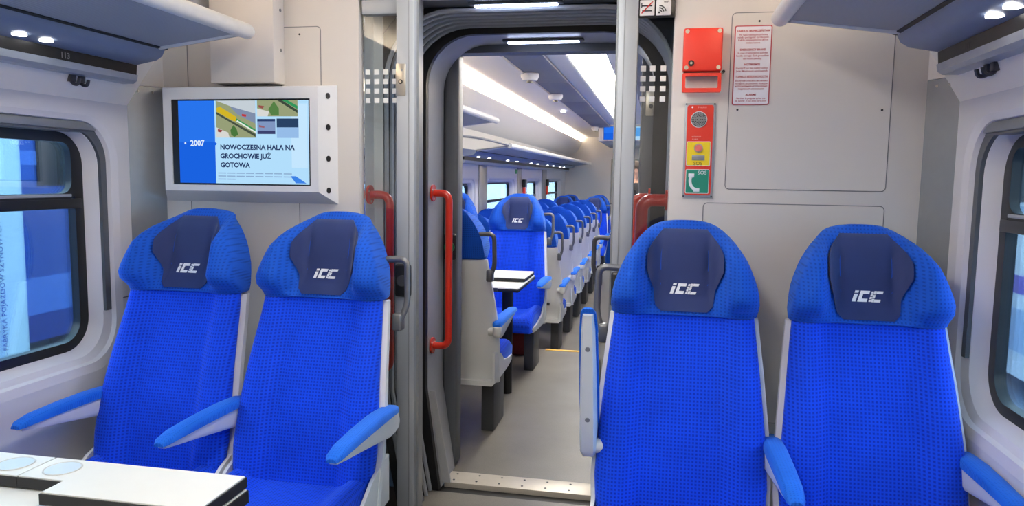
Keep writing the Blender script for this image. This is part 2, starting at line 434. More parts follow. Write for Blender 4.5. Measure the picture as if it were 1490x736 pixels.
tube('door_handle', M_steel, dr, [(.30, -.01, .9), (.30, -.05, .92), (.30, -.05, 1.2), (.30, -.01, 1.22)], .012)
# wall of the far car around the gangway
struct(box('wall_back_far_left', M_wall, None, XL, -1.06, 3.34, 3.37, 0, 2.3), 'pale back wall of the far car beside the gangway, left', 'wall')
struct(box('wall_back_far_right', M_wall, None, .06, XR, 3.34, 3.37, 0, 2.3), 'pale back wall of the far car beside the gangway, right', 'wall')
struct(box('wall_back_far_top', M_wall, None, -1.06, .06, 3.34, 3.37, 1.93, 2.3), 'pale back wall of the far car above the gangway', 'wall')

# ---- ceilings
def ceiling(y0, y1, light_end, dark_end, where):
    c = thing('ceiling', 'cream and blue-grey panelled ceiling with light strips of the %s car' % where, 'ceiling', (AX, y0, 0), kind='structure')
    L_ = y1 - y0
    box('top_sheet', M_ceil, c, XL - AX - .05, XR - AX + .05, 0, L_, 2.30, 2.33)
    for s in (-1, 1):
        def BX(name, m, a, b, yy0, yy1, z0, z1, bev=0): return box(name, m, c, min(s * a, s * b), max(s * a, s * b), yy0, yy1, z0, z1, bev)
        BX('cream_strip', M_ceil, .145, .29, 0, min(L_, light_end), 2.222, 2.26, .004)
        n = max(1, round(L_ / 2.1))
        for i in range(n):
            q = min(dark_end, L_) / n
            BX('ceiling_panel', M_cdark, .292, .575, i * q + .003, (i + 1) * q - .003, 2.205, 2.24, .003)
        # curved cove between panels and wall
        bm = bmesh.new(); prof = [(.577, 2.205), (.577, 2.19), (.75, 2.197), (.92, 2.203), (1.08, 2.20), (1.19, 2.175), (1.26, 2.12), (1.28, 2.04)]
        add_loft(bm, [[(s * u, yy, v) for u, v in prof] + [(s * u, yy, v + .02) for u, v in reversed(prof)] for yy in (0, L_)])
        ob('cove_panel', fin(bm, 'cove_panel', M_ceil), c)
        bm = bmesh.new(); prof = [(1.07, 2.105), (1.078, 2.06), (1.11, 1.98), (1.18, 1.89), (1.32, 1.82), (1.40, 1.60)]
        add_loft(bm, [[(s * u, yy, v) for u, v in prof] + [(s * (u + .012), yy, v + .012) for u, v in reversed(prof)] for yy in (0, L_)])
        ob('upper_wall_panel', fin(bm, 'upper_wall_panel', M_ceil), c)
        BX('cove_light', M_cove if where == 'near' else M_covef, 1.13, 1.20, .02, L_ - .02, 2.042, 2.056)
    lp = box('light_panel', M_light if where == 'near' else M_lightf, c, -.14, .14, .05, min(L_, light_end) - .05, 2.236, 2.25)
    for s in (-1, 1): box('light_edge', M_alud, c, min(s * .14, s * .146), max(s * .14, s * .146), 0, min(L_, light_end), 2.225, 2.25)
    return c
ceiling(YB, YE, 99, 99, 'near')
ceiling(3.39, YF, 8.9, 10.1, 'far')
struct(box('ceiling_gangway', M_alud, None, -1.064, .034, YE + .05, 2.72, HEAD, HEAD + .03), 'dark soffit just behind the gangway door head', 'ceiling')
# lowered bulkhead carrying the far screen
bh = box('ceiling_bulkhead', M_ceil, None, -1.02, -.10, 12.75, YF, 1.98, 2.3, .01)
struct(bh, 'cream lowered ceiling box behind the far screen', 'ceiling')

# ================================================================== GANGWAY
def arch(hw, top, r, cx, foot, zk=.45, n=9):
    """open profile (x, z): foot -> side -> rounded top -> other foot"""
    L_ = [(cx - foot, 0.0), (cx - hw, zk), (cx - hw, top - r)]
    for k in range(1, n): a = math.pi - math.pi / 2 * k / n; L_.append((cx - hw + r + r * math.cos(a), top - r + r * math.sin(a)))
    L_.append((cx - hw + r, top))
    return L_ + [(2 * cx - x, z) for x, z in reversed(L_)]
CXG = -.49
bel = thing('gangway_bellows', 'dark folded rubber bellows ring around the passage between the cars', 'bellows', (CXG, 2.84, 0))
NB = 5; y0b, y1b = -.14, .14
bm = bmesh.new(); lps = []
for i in range(NB * 2 + 1):
    o_ = .0 if i % 2 == 0 else .05
    lps.append([(x, y0b + (y1b - y0b) * i / (NB * 2), z) for x, z in arch(.53 + o_, 1.965 + o_, .25, 0, .44 + o_, .5)])
add_loft(bm, lps, cap=False, closed=False)
ob('membrane', fin(bm, 'membrane', M_bell, 20), bel)
for i in range(NB + 1):
    y = y0b + (y1b - y0b) * i / NB
    tube('rib', M_rib, bel, [(x, y, z) for x, z in arch(.527, 1.962, .25, 0, .437, .5)], .009, 6)
# fixed face between door opening and bellows
def face_ring(name, m, parent, a, b, y, t):
    bm = bmesh.new()
    add_loft(bm, [[(x, y, z) for x, z in a], [(x, y, z) for x, z in b], [(x, y + t, z) for x, z in b], [(x, y + t, z) for x, z in a], [(x, y, z) for x, z in a]], cap=False, closed=False)
    return ob(name, fin(bm, name, m), parent)
fr = face_ring('coupling_ring', M_black, None, arch(.60, 2.02, .26, CXG, .52, .5), arch(.462, 1.93, .20, CXG, .40, .45), 2.985, .03)
tag(fr, 'black rubber ring at the inner end of the bellows', 'rubber ring')
jamb = mat('jamb_plastic', (226, 226, 224), .4, noise=.02)
for s, nm, x in ((-1, 'left', -1.064), (1, 'right', .034)):
    struct(box('trim_jamb_' + nm, jamb, None, min(x, x + s * .04), max(x, x + s * .04), YE + .05, 2.70, 0, HEAD), 'pale %s jamb of the gangway opening' % nm, 'door jamb')
for s, nm, x in ((-1, 'left', -1.13), (1, 'right', .10)):
    struct(box('wall_gangway_lightblock_' + nm, M_alud, None, min(x, x + s * .03), max(x, x + s * .03), 2.60, 3.34, -.05, 2.12), 'dark casing added around the gangway to block outside light, %s side' % nm, 'wall')  # added casing, stops sky light leaking in beside the bellows
    xx = sorted((-1.13, -1.028) if s < 0 else (.048, .10))
    struct(box('trim_gangway_' + nm, jamb, None, xx[0], xx[1], 2.692, 2.70, 0, 2.1), 'pale strip beside the bellows, %s side' % nm, 'trim')
struct(box('ceiling_gangway_lightblock', M_alud, None, -1.16, .13, 2.60, 3.34, 2.10, 2.13), 'dark casing added above the gangway to block outside light', 'ceiling')  # top of the added casing, shuts out the sky
struct(box('floor_gangway_lightblock', M_alud, None, -1.16, .13, 2.98, 3.2, -.09, -.06), 'dark casing added under the gangway to block outside light', 'floor')  # underside of the casing added against light leaks
# lining between black ring and the far portal
lin_ = thing('gangway_lining', 'light grey inner lining of the gangway behind the black ring', 'lining', (CXG, 3.02, 0))
bm = bmesh.new()
lps = [[(x, y, z) for x, z in arch(.462 + d, 1.932 + d, .2, 0, .40 + d, .42)] for y, d in ((0, 0), (.225, 0), (.225, .03), (0, .03), (0, 0))]
add_loft(bm, lps, cap=False, closed=False)
ob('panel', fin(bm, 'panel', mat('lining_grey', (168, 171, 176), .4, metal=.15)), lin_)
for s in (-1, 1):
    bm = bmesh.new()
    add_loft(bm, [[(s * .462, y, .42), (s * .40, y - .02, .02), (s * .36, y - .02, .02), (s * .44, y, .42)] for y in (.03, .04)])
    ob('kick_plate', fin(bm, 'kick_plate', mat('kick_plate_grey', (176, 177, 178), .4, metal=.2)), lin_)
# lights of the gangway
def led_bar(x, y, z, w, label):
    t = thing('gangway_lamp', label, 'lamp', (x, y, z), group='gangway lamps')
    box('housing', M_alud, t, -w / 2 - .02, w / 2 + .02, -.018, .018, 0, .01, .002)
    box('diffuser', M_led, t, -w / 2, w / 2, -.009, .009, -.007, .001, .003)
led_bar(-.516, 2.655, HEAD - .009, .30, 'bluish LED bar under the head of the near gangway door')
led_bar(-.49, 3.13, 1.9215, .30, 'bluish LED bar inside the gangway, behind the black ring')
# near door frame: posts, glass, films
def post(x0, x1, label, lock):
    p = thing('door_post', label, 'door post', ((x0 + x1) / 2, 2.57, 0), group='aluminium door posts')
    w = (x1 - x0) / 2
    box('profile', M_alu, p, -w, w, -.045, .05, 0, HEAD, .004, 2)
    box('seal', M_corner, p, *( (w, w + .008) if lock else (-w - .008, -w) ), -.02, .03, 0, HEAD)
    box('groove', M_corner, p, *( (w - .022, w - .019) if lock else (-w + .019, -w + .022) ), -.0458, -.04, 0, HEAD)
    if lock:
        lk = box('lock_plate', M_steel, p, -.034, .002, -.0485, -.044, 1.637, 1.747, .002)
        disc('key_hole', M_black, lk, (-.016, -.049, 1.685), .008, 'Y', .003)
        disc('key_slot', M_steel, lk, (-.016, -.051, 1.685), .004, 'Y', .003, 8)
        disc('screw', M_corner, lk, (-.012, -.049, 1.725), .004, 'Y', .002, 10)
    return p
post(-.915, -.848, 'grey aluminium door post with steel lock plate, behind the left seats', True)
post(-.146, -.082, 'grey aluminium door post rising behind the right aisle seat', False)
def button_box(x, y, z, label, green=True, s=1):
    b = thing('door_button', label, 'button', (x, y, z))
    box('housing', M_blackp, b, -.03, .03, -.022, 0, -.06, .06, .01, 3)
    if green:
        disc('ring', mat('button_green', (30, 120, 70), .4), b, (0, -.024, 0), .024, 'Y', .006, 20)
        disc('cap', M_alu, b, (0, -.028, 0), .011, 'Y', .004, 16)
    else: disc('cap', M_dark, b, (0, -.024, 0), .02, 'Y', .005, 20)
button_box(-.885, 2.524, .985, 'black button box on the left aluminium post behind the seat handle', False)
button_box(-.116, 2.524, .985, 'black button box on the right aluminium post behind the seat', False)
def glass_panel(x0, x1, label, cols):
    g = thing('glass_panel', label, 'glass panel', ((x0 + x1) / 2, 2.575, 0), group='glass side panels of the door')
    c = (x0 + x1) / 2
    box('pane', M_glass, g, x0 - c, x1 - c, -.004, .004, .01, 1.925)
    box('rail', M_alu, g, x0 - c, x1 - c, -.02, .02, 1.925, HEAD, .004)
    for r_ in range(4):
        for x in cols:
            z = 1.726 - .0335 * r_
            box('frosted_square', M_sqw, g, x - c - .009, x - c + .009, -.0056, -.0045, z - .009, z + .009)
glass_panel(-1.055, -.915, 'narrow glass panel with white squares beside the left door post', (-1.038, -1.004, -.970, -.936))
glass_panel(-.082, .034, 'narrow glass panel with white squares beside the right door post', (-.062, -.031, .004))
# pictogram plates above the right glass
def sign(x, label):
    s = thing('pictogram_sign', label, 'sign', (x, 2.535, 1.915), group='pictograms above the glass')
    box('plate', M_white, s, -.024, .024, -.003, .003, -.025, .025, .003)
    return s
sb = box('sign_board', M_blackp, None, -.083, .034, 2.54, 2.555, 1.886, HEAD, .002)
tag(sb, 'black board above the right glass panel carrying two pictograms', 'sign board')
s1 = sign(-.055, 'white pictogram crossed by a red stroke, no luggage here')
M_ink = mat('sign_ink', (30, 30, 34), .6); M_inkr = mat('sign_red', (190, 40, 40), .6)
for z in (-.012, .004): box('bar', M_ink, s1, -.016, .016, -.0042, -.0032, z, z + .004)
box('bar', M_ink, s1, -.019, -.016, -.0042, -.0032, 0, .016)
bm = bmesh.new(); add_loft(bm, [[(-.02 + d, y, -.018), (-.015 + d, y, -.018), (.02 + d, y, .019), (.015 + d, y, .019)] for d, y in ((0, -.0055), (0, -.0045))]); ob('red_stroke', fin(bm, 'red_stroke', M_inkr), s1)
s2 = sign(-.002, 'white wireless network pictogram with curved waves')
for r_ in (.008, .015, .022):
    pts = [(-.014 + r_ * math.cos(a), z_, -.016 + r_ * math.sin(a)) for a in [math.radians(10 + 8 * k) for k in range(11)] for z_ in (-.004,)]
    bm = bmesh.new(); add_tube(bm, pts, .0016, 6); ob('wave', fin(bm, 'wave', M_ink), s2)
disc('dot', M_ink, s2, (-.014, -.004, -.016), .003, 'Y', .002, 10)
text('lettering', 'WiFi', M_ink, s2, (.0, -.0035, .014), .009)
# far portal
def fpost(x0, x1, label):
    p = thing('portal_post', label, 'door post', ((x0 + x1) / 2, 3.28, 0), group='posts of the far portal')
    w = (x1 - x0) / 2
    box('profile', M_alud, p, -w, w, -.03, .06, .012, 1.90, .012, 3)
    return p
fpost(-.953, -.886, 'dark grey portal post beside the red handrail in the gangway')
pr_ = fpost(-.084, -.018, 'dark grey portal post with steel lock plate seen through the right glass')
lk = box('lock_plate', M_steel, pr_, -.012, .028, -.034, -.029, 1.625, 1.73, .002)
disc('key_hole', M_black, lk, (.01, -.035, 1.665), .009, 'Y', .003)
struct(box('trim_5', M_alud, None, -1.0, .02, 3.25, 3.34, 1.90, 1.94), 'dark lintel of the far portal', 'lintel')
for s, nm in ((-1, 'left'), (1, 'right')):
    x0 = -1.06 if s < 0 else -.018
    struct(box('wall_portal_' + nm, M_alud, None, x0, x0 + .107 if s < 0 else .06, 3.27, 3.34, 0, 1.94), 'dark return beside the far portal post, ' + nm, 'wall')
button_box(-.915, 3.24, 1.04, 'green round door button on a black box behind the gangway handrail', True)
# handrails
def handrail(x, y, s, z0, z1, off, r, label):
    h = thing('handrail', label, 'handrail', (x, y, z0), group='red gangway handrails')
    H = z1 - z0
    tube('bar', M_red, h, fillet([(0, 0, 0), (s * off, 0, 0), (s * off, 0, H), (0, 0, H)], .05, 8), r, 12)
    for z in (0, H):
        disc('flange', M_red, h, (s * .004, 0, z), .036, 'X', .008, 20)
        for k in range(3):
            a = k * 2.1 + .5; disc('screw', M_steel, h, (s * .009, .025 * math.cos(a), z + .025 * math.sin(a)), .004, 'X', .003, 8)
handrail(-1.064, 2.64, 1, .62, 1.285, .082, .0155, 'red tubular handrail behind the glass beside the left aisle seat')
handrail(-.95, 3.07, 1, .62, 1.285, .075, .0155, 'red tubular handrail inside the gangway beside the green button')
handrail(.034, 2.655, -1, .62, 1.285, .088, .022, 'thick red handrail behind the glass above the right aisle seat')
handrail(-.030, 3.07, -1, .62, 1.285, .062, .0155, 'red handrail deep in the gangway seen behind the right glass')

# ================================================================== SEATS
def yb(z): return .25 * (z - .40) / .82 - .018 * math.sin(math.pi * max(0, min(1, (z - .40) / .5)))
HWB = [(.33, .22), (.36, .228), (.42, .237), (.50, .243), (.62, .237), (.80, .221), (.955, .205)]
HWH = [(.955, .214), (.98, .216), (1.02, .212), (1.05, .206), (1.08, .196), (1.105, .186), (1.13, .174), (1.15, .161), (1.17, .147), (1.185, .134), (1.2, .118), (1.212, .101), (1.222, .080), (1.228, .060), (1.2315, .036)]
def edge_round(x, hw, r):
    t = max(0, min(1, (abs(x) - (hw - r)) / r)); return r * (1 - math.sqrt(max(0, 1 - t * t)))
def xs(hw, n): return [hw * math.sin(math.pi / 2 * (-1 + 2 * i / (n - 1))) for i in range(n)]
def back_front(x, z):
    hw = interp(HWB, z); a = abs(x)
    y = yb(z) - .034 * smooth(.105, .165, a) + .006 * math.exp(-((a - .106) / .005) ** 2)
    return y + edge_round(x, hw, .05)
def head_front(x, z):
    hw = interp(HWH, z); a = abs(x)
    fade = 1 - smooth(1.12, 1.228, z)
    lowf = smooth(.955, 1.02, z)
    y = yb(z) + .010 * lowf - (.018 + .100 * fade * lowf) * smooth(.090, .146, a) - .012 * (1 - lowf)
    y += .03 * smooth(1.16, 1.235, z)
    return y + edge_round(x, hw, min(.055, hw * .6))
MESH = {}
def seat_meshes():
    n = 27
    def lofted(levels, front, hwt, thick, back_in=.92):
        lps = []
        for z in levels:
            hw = interp(hwt, z); X = xs(hw, n)
            fr_ = [(x, front(x, z), z) for x in X]
            bk = [(x * back_in, max(front(x * .9, z) + .012, yb(z) + thick - .02 * (abs(x) / hw) ** 3), z) for x in reversed(X)]
            lps.append(fr_ + bk)
        return lps
    bm = bmesh.new(); lv = [.33 + (.955 - .33) * i / 19 for i in range(20)]
    L_ = lofted(lv, back_front, HWB, .07); add_loft(bm, L_); MESH['backrest'] = fin(bm, 'backrest', M_fab, 60)
    bm = bmesh.new(); lv = [.955, .958, .966, .98, 1.0, 1.025, 1.05, 1.075, 1.1, 1.125, 1.15, 1.17, 1.185, 1.2, 1.207, 1.212, 1.217, 1.222, 1.2255, 1.228, 1.23, 1.2315]
    L_ = lofted(lv, head_front, HWH, .085, .97)
    # close the seam softly at the bottom
    L_[0] = [(x * .985, y * 1 + .006 if i < n else y - .006, z) for i, (x, y, z) in enumerate(L_[0])]
    add_loft(bm, L_); MESH['headrest'] = fin(bm, 'headrest', M_fabh, 60)
    # cover
    CW = [(.968, .068), (.985, .085), (1.03, .090), (1.05, .098), (1.09, .111), (1.14, .111), (1.17, .096), (1.195, .076), (1.207, .066)]
    bm = bmesh.new(); lps = []
    for z in [.968 + (1.207 - .968) * i / 16 for i in range(17)]:
        hw = interp(CW, z); X = [hw * (-1 + 2 * i / 22) for i in range(23)]
        f = [(x, head_front(x, z) - .0055 - .016 * smooth(.080, .102, abs(x)) + .006 * math.exp(-((abs(x) - .070) / .006) ** 2) * smooth(.99, 1.04, z), z) for x in X]
        lps.append(f + [(x, y + .005 + .016 * smooth(.080, .102, abs(x)), zz) for x, y, zz in reversed(f)])
    add_loft(bm, lps); MESH['headrest_cover'] = fin(bm, 'headrest_cover', M_navy, 50)
    # logo: slanted I, C and a hatched C
    bm = bmesh.new(); zb = 1.016; h = .031
    def para(x0, x1, z0, z1):
        def P(x, z): xx = x + (z - zb) * .35; return (xx, head_front(xx, z) - .0075, z)
        def Q(x, z): a = P(x, z); return (a[0], a[1] + .001, a[2])
        add_loft(bm, [[P(x0, z0), P(x1, z0), P(x1, z1), P(x0, z1)], [Q(x0, z0), Q(x1, z0), Q(x1, z1), Q(x0, z1)]])
    def z(k): return zb + h * k
    para(-.042, -.032, z(0), z(.70)); para(-.042, -.032, z(.8), z(1))
    para(-.027, -.018, z(0), z(1)); para(-.0185, -.002, z(.72), z(1)); para(-.0185, -.002, z(0), z(.28))
    for k in range(4): para(.003, .0088, z(.02 + .25 * k), z(.21 + .25 * k))
    para(.0098, .0165, z(.0), z(.30)); para(.0098, .0165, z(.36), z(.64)); para(.0098, .0165, z(.70), z(1.0))
    para(.0172, .034, z(.76), z(1)); para(.0172, .034, z(0), z(.24))
    MESH['logo'] = fin(bm, 'logo', M_logo, 0)
    # shell behind the backrest
    bm = bmesh.new(); lps = []
    for zz in [.285, .30, .34, .40, .48, .56, .64, .72, .80, .88, .93, .95]:
        hw = interp(HWB, max(.42, zz)) + .013; X = xs(hw, 15)
        y_f = yb(max(.36, zz)) + .032; dp = interp([(.28, .085), (.5, .10), (.95, .075)], zz)
        lps.append([(x, y_f, zz) for x in X] + [(x, y_f + dp * (1 - (abs(x) / hw) ** 4 * .75), zz) for x in reversed(X)])
    add_loft(bm, lps); MESH['shell'] = fin(bm, 'shell', M_shell, 40)
    # cushion
    bm = bmesh.new(); lps = []
    for y in [.06, .03, -.02, -.08, -.16, -.24, -.32, -.38, -.42, -.445, -.46]:
        t = (y + .46); rf = .075 if t > .075 else math.sqrt(max(0, .075 ** 2 - (.075 - t) ** 2)); X = xs(.232 - .02 * (1 - rf / .075), 19)
        def zt(x): return .318 + rf * 1.0 + .014 * smooth(-.2, -.42, y) + .040 * smooth(.12, .19, abs(x)) * smooth(-.45, -.30, y) - edge_round(x, .232, .04)
        lps.append([(x, y, zt(x)) for x in X] + [(x * .98, y, .305) for x in reversed(X)])
    add_loft(bm, lps); MESH['cushion'] = fin(bm, 'cushion', M_fabc, 60)
    # pan with side cheeks
    bm = bmesh.new(); lps = []
    for y, zt_, zb_, hw in [(.13, .46, .285, .245), (.06, .455, .283, .247), (-.02, .425, .282, .248), (-.10, .375, .283, .247), (-.25, .348, .285, .244), (-.36, .338, .292, .238), (-.425, .332, .312, .225)]:
        lps.append([(-hw, y, zt_), (-hw * .955, y, zt_), (-hw * .95, y, .31), (hw * .95, y, .31), (hw * .955, y, zt_), (hw, y, zt_), (hw, y, zb_ + .02), (hw * .94, y, zb_), (-hw * .94, y, zb_), (-hw, y, zb_ + .02)])
    add_loft(bm, lps); MESH['seat_pan'] = fin(bm, 'seat_pan', M_shell, 40)
    for s in (-1, 1):
        bm = bmesh.new(); add_box(bm, min(s * .145, s * .215), max(s * .145, s * .215), -.26, .0, 0, .285, .006)
        add_box(bm, min(s * .12, s * .22), max(s * .12, s * .22), -.30, .04, .27, .29, .004); MESH['pedestal', s] = fin(bm, 'pedestal', M_pillar)
        # grab handle
        bm = bmesh.new(); y = yb(1.08) + .055
        pts = fillet([(s * .185, y, 1.078), (s * .262, y, 1.082), (s * .265, y - .01, .93), (s * .243, y - .025, .875)], .03, 6)
        add_tube(bm, pts, .0088, 8, 1.25)
        add_box(bm, min(s * .222, s * .256), max(s * .222, s * .256), y - .045, y - .005, .845, .905, .008); MESH['handle', s] = fin(bm, 'grab_handle', M_handle, 50)
    # armrest (pivot at the origin, points to -Y)
    bm = bmesh.new(); lps = []
    for y, zt_, zb_, hw in [(.03, -.004, -.04, .012), (.022, .002, -.055, .02), (0, .006, -.060, .024), (-.05, .010, -.062, .024), (-.12, .012, -.052, .023), (-.26, .010, -.034, .021), (-.38, .004, -.02, .019), (-.43, -.004, -.014, .015)]:
        lps.append([(-hw, y, zt_), (hw, y, zt_), (hw * 1.0, y, zb_ + .012), (hw * .7, y, zb_), (-hw * .7, y, zb_), (-hw * 1.0, y, zb_ + .012)])
    add_loft(bm, lps); MESH['armrest'] = fin(bm, 'armrest', M_shell, 50)
    bm = bmesh.new(); lps = []
    for y, zt_, zb_, hw in [(.025, .012, .0, .018), (.01, .024, .002, .025), (-.05, .031, .006, .028), (-.14, .034, .006, .0285), (-.26, .031, .004, .027), (-.38, .024, .0, .025), (-.43, .014, -.004, .021), (-.445, .004, -.006, .014)]:
        m_ = (zt_ + zb_) / 2
        lps.append([(-hw, y, zb_), (-hw, y, m_), (-hw * .9, y, zt_ - .004), (-hw * .6, y, zt_), (0, y, zt_ + .001), (hw * .6, y, zt_), (hw * .9, y, zt_ - .004), (hw, y, m_), (hw, y, zb_)])
    add_loft(bm, lps); MESH['arm_pad'] = fin(bm, 'arm_pad', M_arm, 50)
    bm = bmesh.new(); add_disc(bm, (0, 0, 0), .022, 'X', .07, 16); MESH['pivot'] = fin(bm, 'pivot', M_shell)
    bm = bmesh.new()
    for yy in (-.10, -.33): add_disc(bm, (0, yy, -.058 + (.10 + yy) * -.12), .007, 'Z', .004, 12)
    MESH['arm_screw'] = fin(bm, 'arm_screw', M_corner)
    # back of shell: label, net
    bm = bmesh.new(); add_disc(bm, (0, 0, 0), .02, 'Y', .004, 14); MESH['back_badge'] = fin(bm, 'back_badge', M_dark)
    bm = bmesh.new(); add_box(bm, -.15, .15, -.006, .006, -.012, .012, .003); MESH['back_slot'] = fin(bm, 'back_slot', M_dark)
seat_meshes()
SEATN = 0
def seat(label, loc, away=False, arms=(), handle=0, ped=0, arm_wall=0, group='blue train seats', far=False):
    """arms: list of (side, up) ; handle, ped: side -1/1 in local coordinates (0 = none)"""
    t = thing('train_seat', label, 'seat', loc, math.pi if away else 0, group)
    ob('backrest', MESH['backrest'], t); ob('headrest', MESH['headrest'], t)
    c = ob('headrest_cover', MESH['headrest_cover'], t); ob('logo', MESH['logo'], c)
    ob('shell', MESH['shell'], t); ob('cushion', MESH['cushion'], t); ob('seat_pan', MESH['seat_pan'], t)
    ob('pedestal', MESH['pedestal', ped or 1], t)
    if handle: ob('grab_handle', MESH['handle', handle], t)
    for s, up in arms:
        off = .238 if s == arm_wall else .255
        piv = (s * off, yb(.6) + .075, .60)
        a = ob('armrest', MESH['armrest'], t, piv, ((math.radians(-70), 0, 0) if up else (math.radians(-1.5), 0, 0)))
        if s == arm_wall: a.scale = (1, .93, 1)
        if up: a.location = (s * .262, yb(.6) + .02, .59)
        ob('arm_pad', MESH['arm_pad'], a)
        ob('pivot', MESH['pivot'], a, (-s * .012, 0, -.028))
        if up:
            for yy, zz in ((-.11, -.053), (-.33, -.026)):
                ob('screw', MESH['arm_screw_one'], a, (0, yy, zz))
    if away:
        ob('back_badge', MESH['back_badge'], t, (0, yb(.86) + .105, .86)); (loc[1] > 5) and ob('back_slot', MESH['back_slot'], t, (0, yb(.45) + .13, .45))
    return t
bm = bmesh.new(); add_disc(bm, (0, 0, 0), .007, 'Z', .006, 12); MESH['arm_screw_one'] = fin(bm, 'arm_screw', M_corner)

YS = 2.08
NG = 'seats facing the camera at the end wall'
seat('blue seat facing us next to the left window, under the monitor', (-1.58, YS, 0), arms=((-1, 0), (1, 0)), ped=1, arm_wall=-1, group=NG)
seat('blue seat facing us on the aisle, left of the gangway door', (-1.072, YS, 0), arms=((1, 0),), handle=1, ped=1, group=NG)
seat('blue seat facing us on the aisle, right of the gangway door, outer armrest raised', (.087, YS, 0), arms=((-1, 1), (1, 0)), handle=-1, ped=-1, group=NG)
seat('blue seat facing us next to the right window', (.602, YS, 0), arms=((1, 0),), ped=-1, arm_wall=1, group=NG)
FG = 'seats of the far car'
ORD = ('first', 'second', 'third', 'fourth', 'fifth', 'sixth')
def row(y, z, away, desc):
    for side, sgn in (('left', -1), ('right', 1)):
        xa = -.53 + sgn * .505; xw = -.53 + sgn * 1.03
        # local side of the aisle: facing seats keep x, away seats are turned round
        la = (-sgn) * (-1 if away else 1)
        seat('blue seat %s of the far aisle, %s' % (side, desc), (xa, y, z), away, arms=((la, 0), (-la, 0)), handle=la, ped=la, group=FG)
        seat('blue seat by the far %s windows, %s' % (side, desc), (xw, y, z), away, arms=((-la, 0),), ped=la, arm_wall=-la, group=FG)
row(3.77, 0, True, 'its back to us just past the gangway')
row(5.32, 0, False, 'facing us behind the small table')
for i in range(6):
    row(6.42 + .86 * i, LOW, True, 'its back to us, %s row past yellow line' % ORD[i])
row(12.25, LOW, False, 'facing us, first of two far rows')
row(13.2, LOW, False, 'facing us, last row')

# ================================================================== TABLES
def folding_table(label, loc, L_, leafs, cups):
    t = thing('folding_table', label, 'table', loc)
    return t
t = thing('folding_table', 'white folding table with black edges and cup holders beside the left window', 'table', (-1.3, 1.0, 0))
ox, oy = 1.3, -1.0
def slab(name, parent, loops, z0, z1):
    o = plate(name, M_table, parent, [[(x + ox, y + oy) for x, y in loops[0]]], z0 + .0, z1 - z0, 'Z')
    plate('edge_band', M_edge, o, [[(x + ox, y + oy) for x, y in loops[1]]], z0 - .001, z1 - z0 - .002, 'Z')
    return o
def quad(x0, x1, y0, y1): return [(x0, y0), (x1, y0), (x1, y1), (x0, y1)]
slab('table_top', t, (quad(-1.88, -.803, .72, 1.327), quad(-1.882, -.800, .717, 1.330)), .690, .718)
lf = [(-1.142, 1.172), (-.806, 1.172), (-.806, 1.327), (-1.248, 1.327), (-1.248, 1.228), (-1.142, 1.228)]
le = [(-1.145, 1.169), (-.803, 1.169), (-.803, 1.330), (-1.2495, 1.330), (-1.2495, 1.225), (-1.145, 1.225)]
slab('folded_leaf', t, (lf, le), .722, .745)
slab('folded_leaf', t, (quad(-1.60, -1.252, 1.228, 1.327), quad(-1.602, -1.2505, 1.225, 1.330)), .722, .745)
for cx in (-1.305, -1.19):
    c = thing('cup_holder', None, None); c.parent = t; c.location = (cx + ox, 1.278 + oy, .7455); del c
for o in [o for o in bpy.data.objects if o.name.startswith('cup_holder') and o.parent == t]:
    loc = tuple(o.location); bpy.data.objects.remove(o)
    bm = bmesh.new(); R_ = .034
    add_loft(bm, [[(r_ * math.cos(2 * math.pi * k / 28), r_ * math.sin(2 * math.pi * k / 28), zz) for k in range(28)] for r_, zz in ((R_ + .003, 0), (R_ + .002, .0015), (R_, .0012), (R_ - .001, .0002))], cap=False)
    c = ob('cup_holder', fin(bm, 'cup_holder', mat('cup_rim', (206, 204, 196), .3)), t, loc)
    disc('recess', mat('cup_recess', (208, 222, 232), .35), c, (0, 0, .0004), R_ - .0008, 'Z', .0006, 28)
box('leg', M_dark, t, -.05, .05, .0, .1, 0, .69, .01)
box('bracket', M_blackp, t, .0, .14, .12, .19, .66, .69, .004)
t = thing('folding_table', 'small white folding table on a black leg between the far facing seats', 'table', (-.9, 4.5, 0))
o = box('table_top', M_table, t, -.95, .12, -.30, .30, .695, .715, .003); box('edge_band', M_edge, o, -.952, .123, -.303, .303, .690, .708, .002)
o = box('folded_leaf', M_table, t, -.95, .115, -.05, .29, .722, .742, .003); box('edge_band', M_edge, o, -.952, .118, -.053, .293, .720, .736, .002)
box('latch', M_dark, t, -.1, 0, -.307, -.30, .69, .712, .002)
bm = bmesh.new(); add_disc(bm, (0, 0, .345), .035, 'Z', .69, 14); ob('leg', fin(bm, 'leg', M_black), t)
t = thing('folding_table', 'white folding table right of the aisle in the far car', 'table', (-.16, 4.5, 0))
o = box('table_top', M_table, t, -.12, .95, -.30, .30, .695, .715, .003); box('edge_band', M_edge, o, -.123, .952, -.303, .303, .690, .708, .002)
bm = bmesh.new(); add_disc(bm, (0, 0, .345), .035, 'Z', .69, 14); ob('leg', fin(bm, 'leg', M_black), t)
# dark red bag and white box under the far seat
bg_ = thing('bag', 'dark red bag on the floor under the far facing seat', 'bag', (-1.05, 5.55, 0))
box('body', mat('bag_red', (120, 30, 26), .7, bump=.2), bg_, -.13, .13, -.09, .09, .0, .2, .04, 3)
tube('strap', mat('bag_red', (120, 30, 26), .7), bg_, fillet([(-.08, -.06, .19), (-.06, -.07, .26), (.06, -.07, .26), (.08, -.06, .19)], .03, 4), .008, 6)

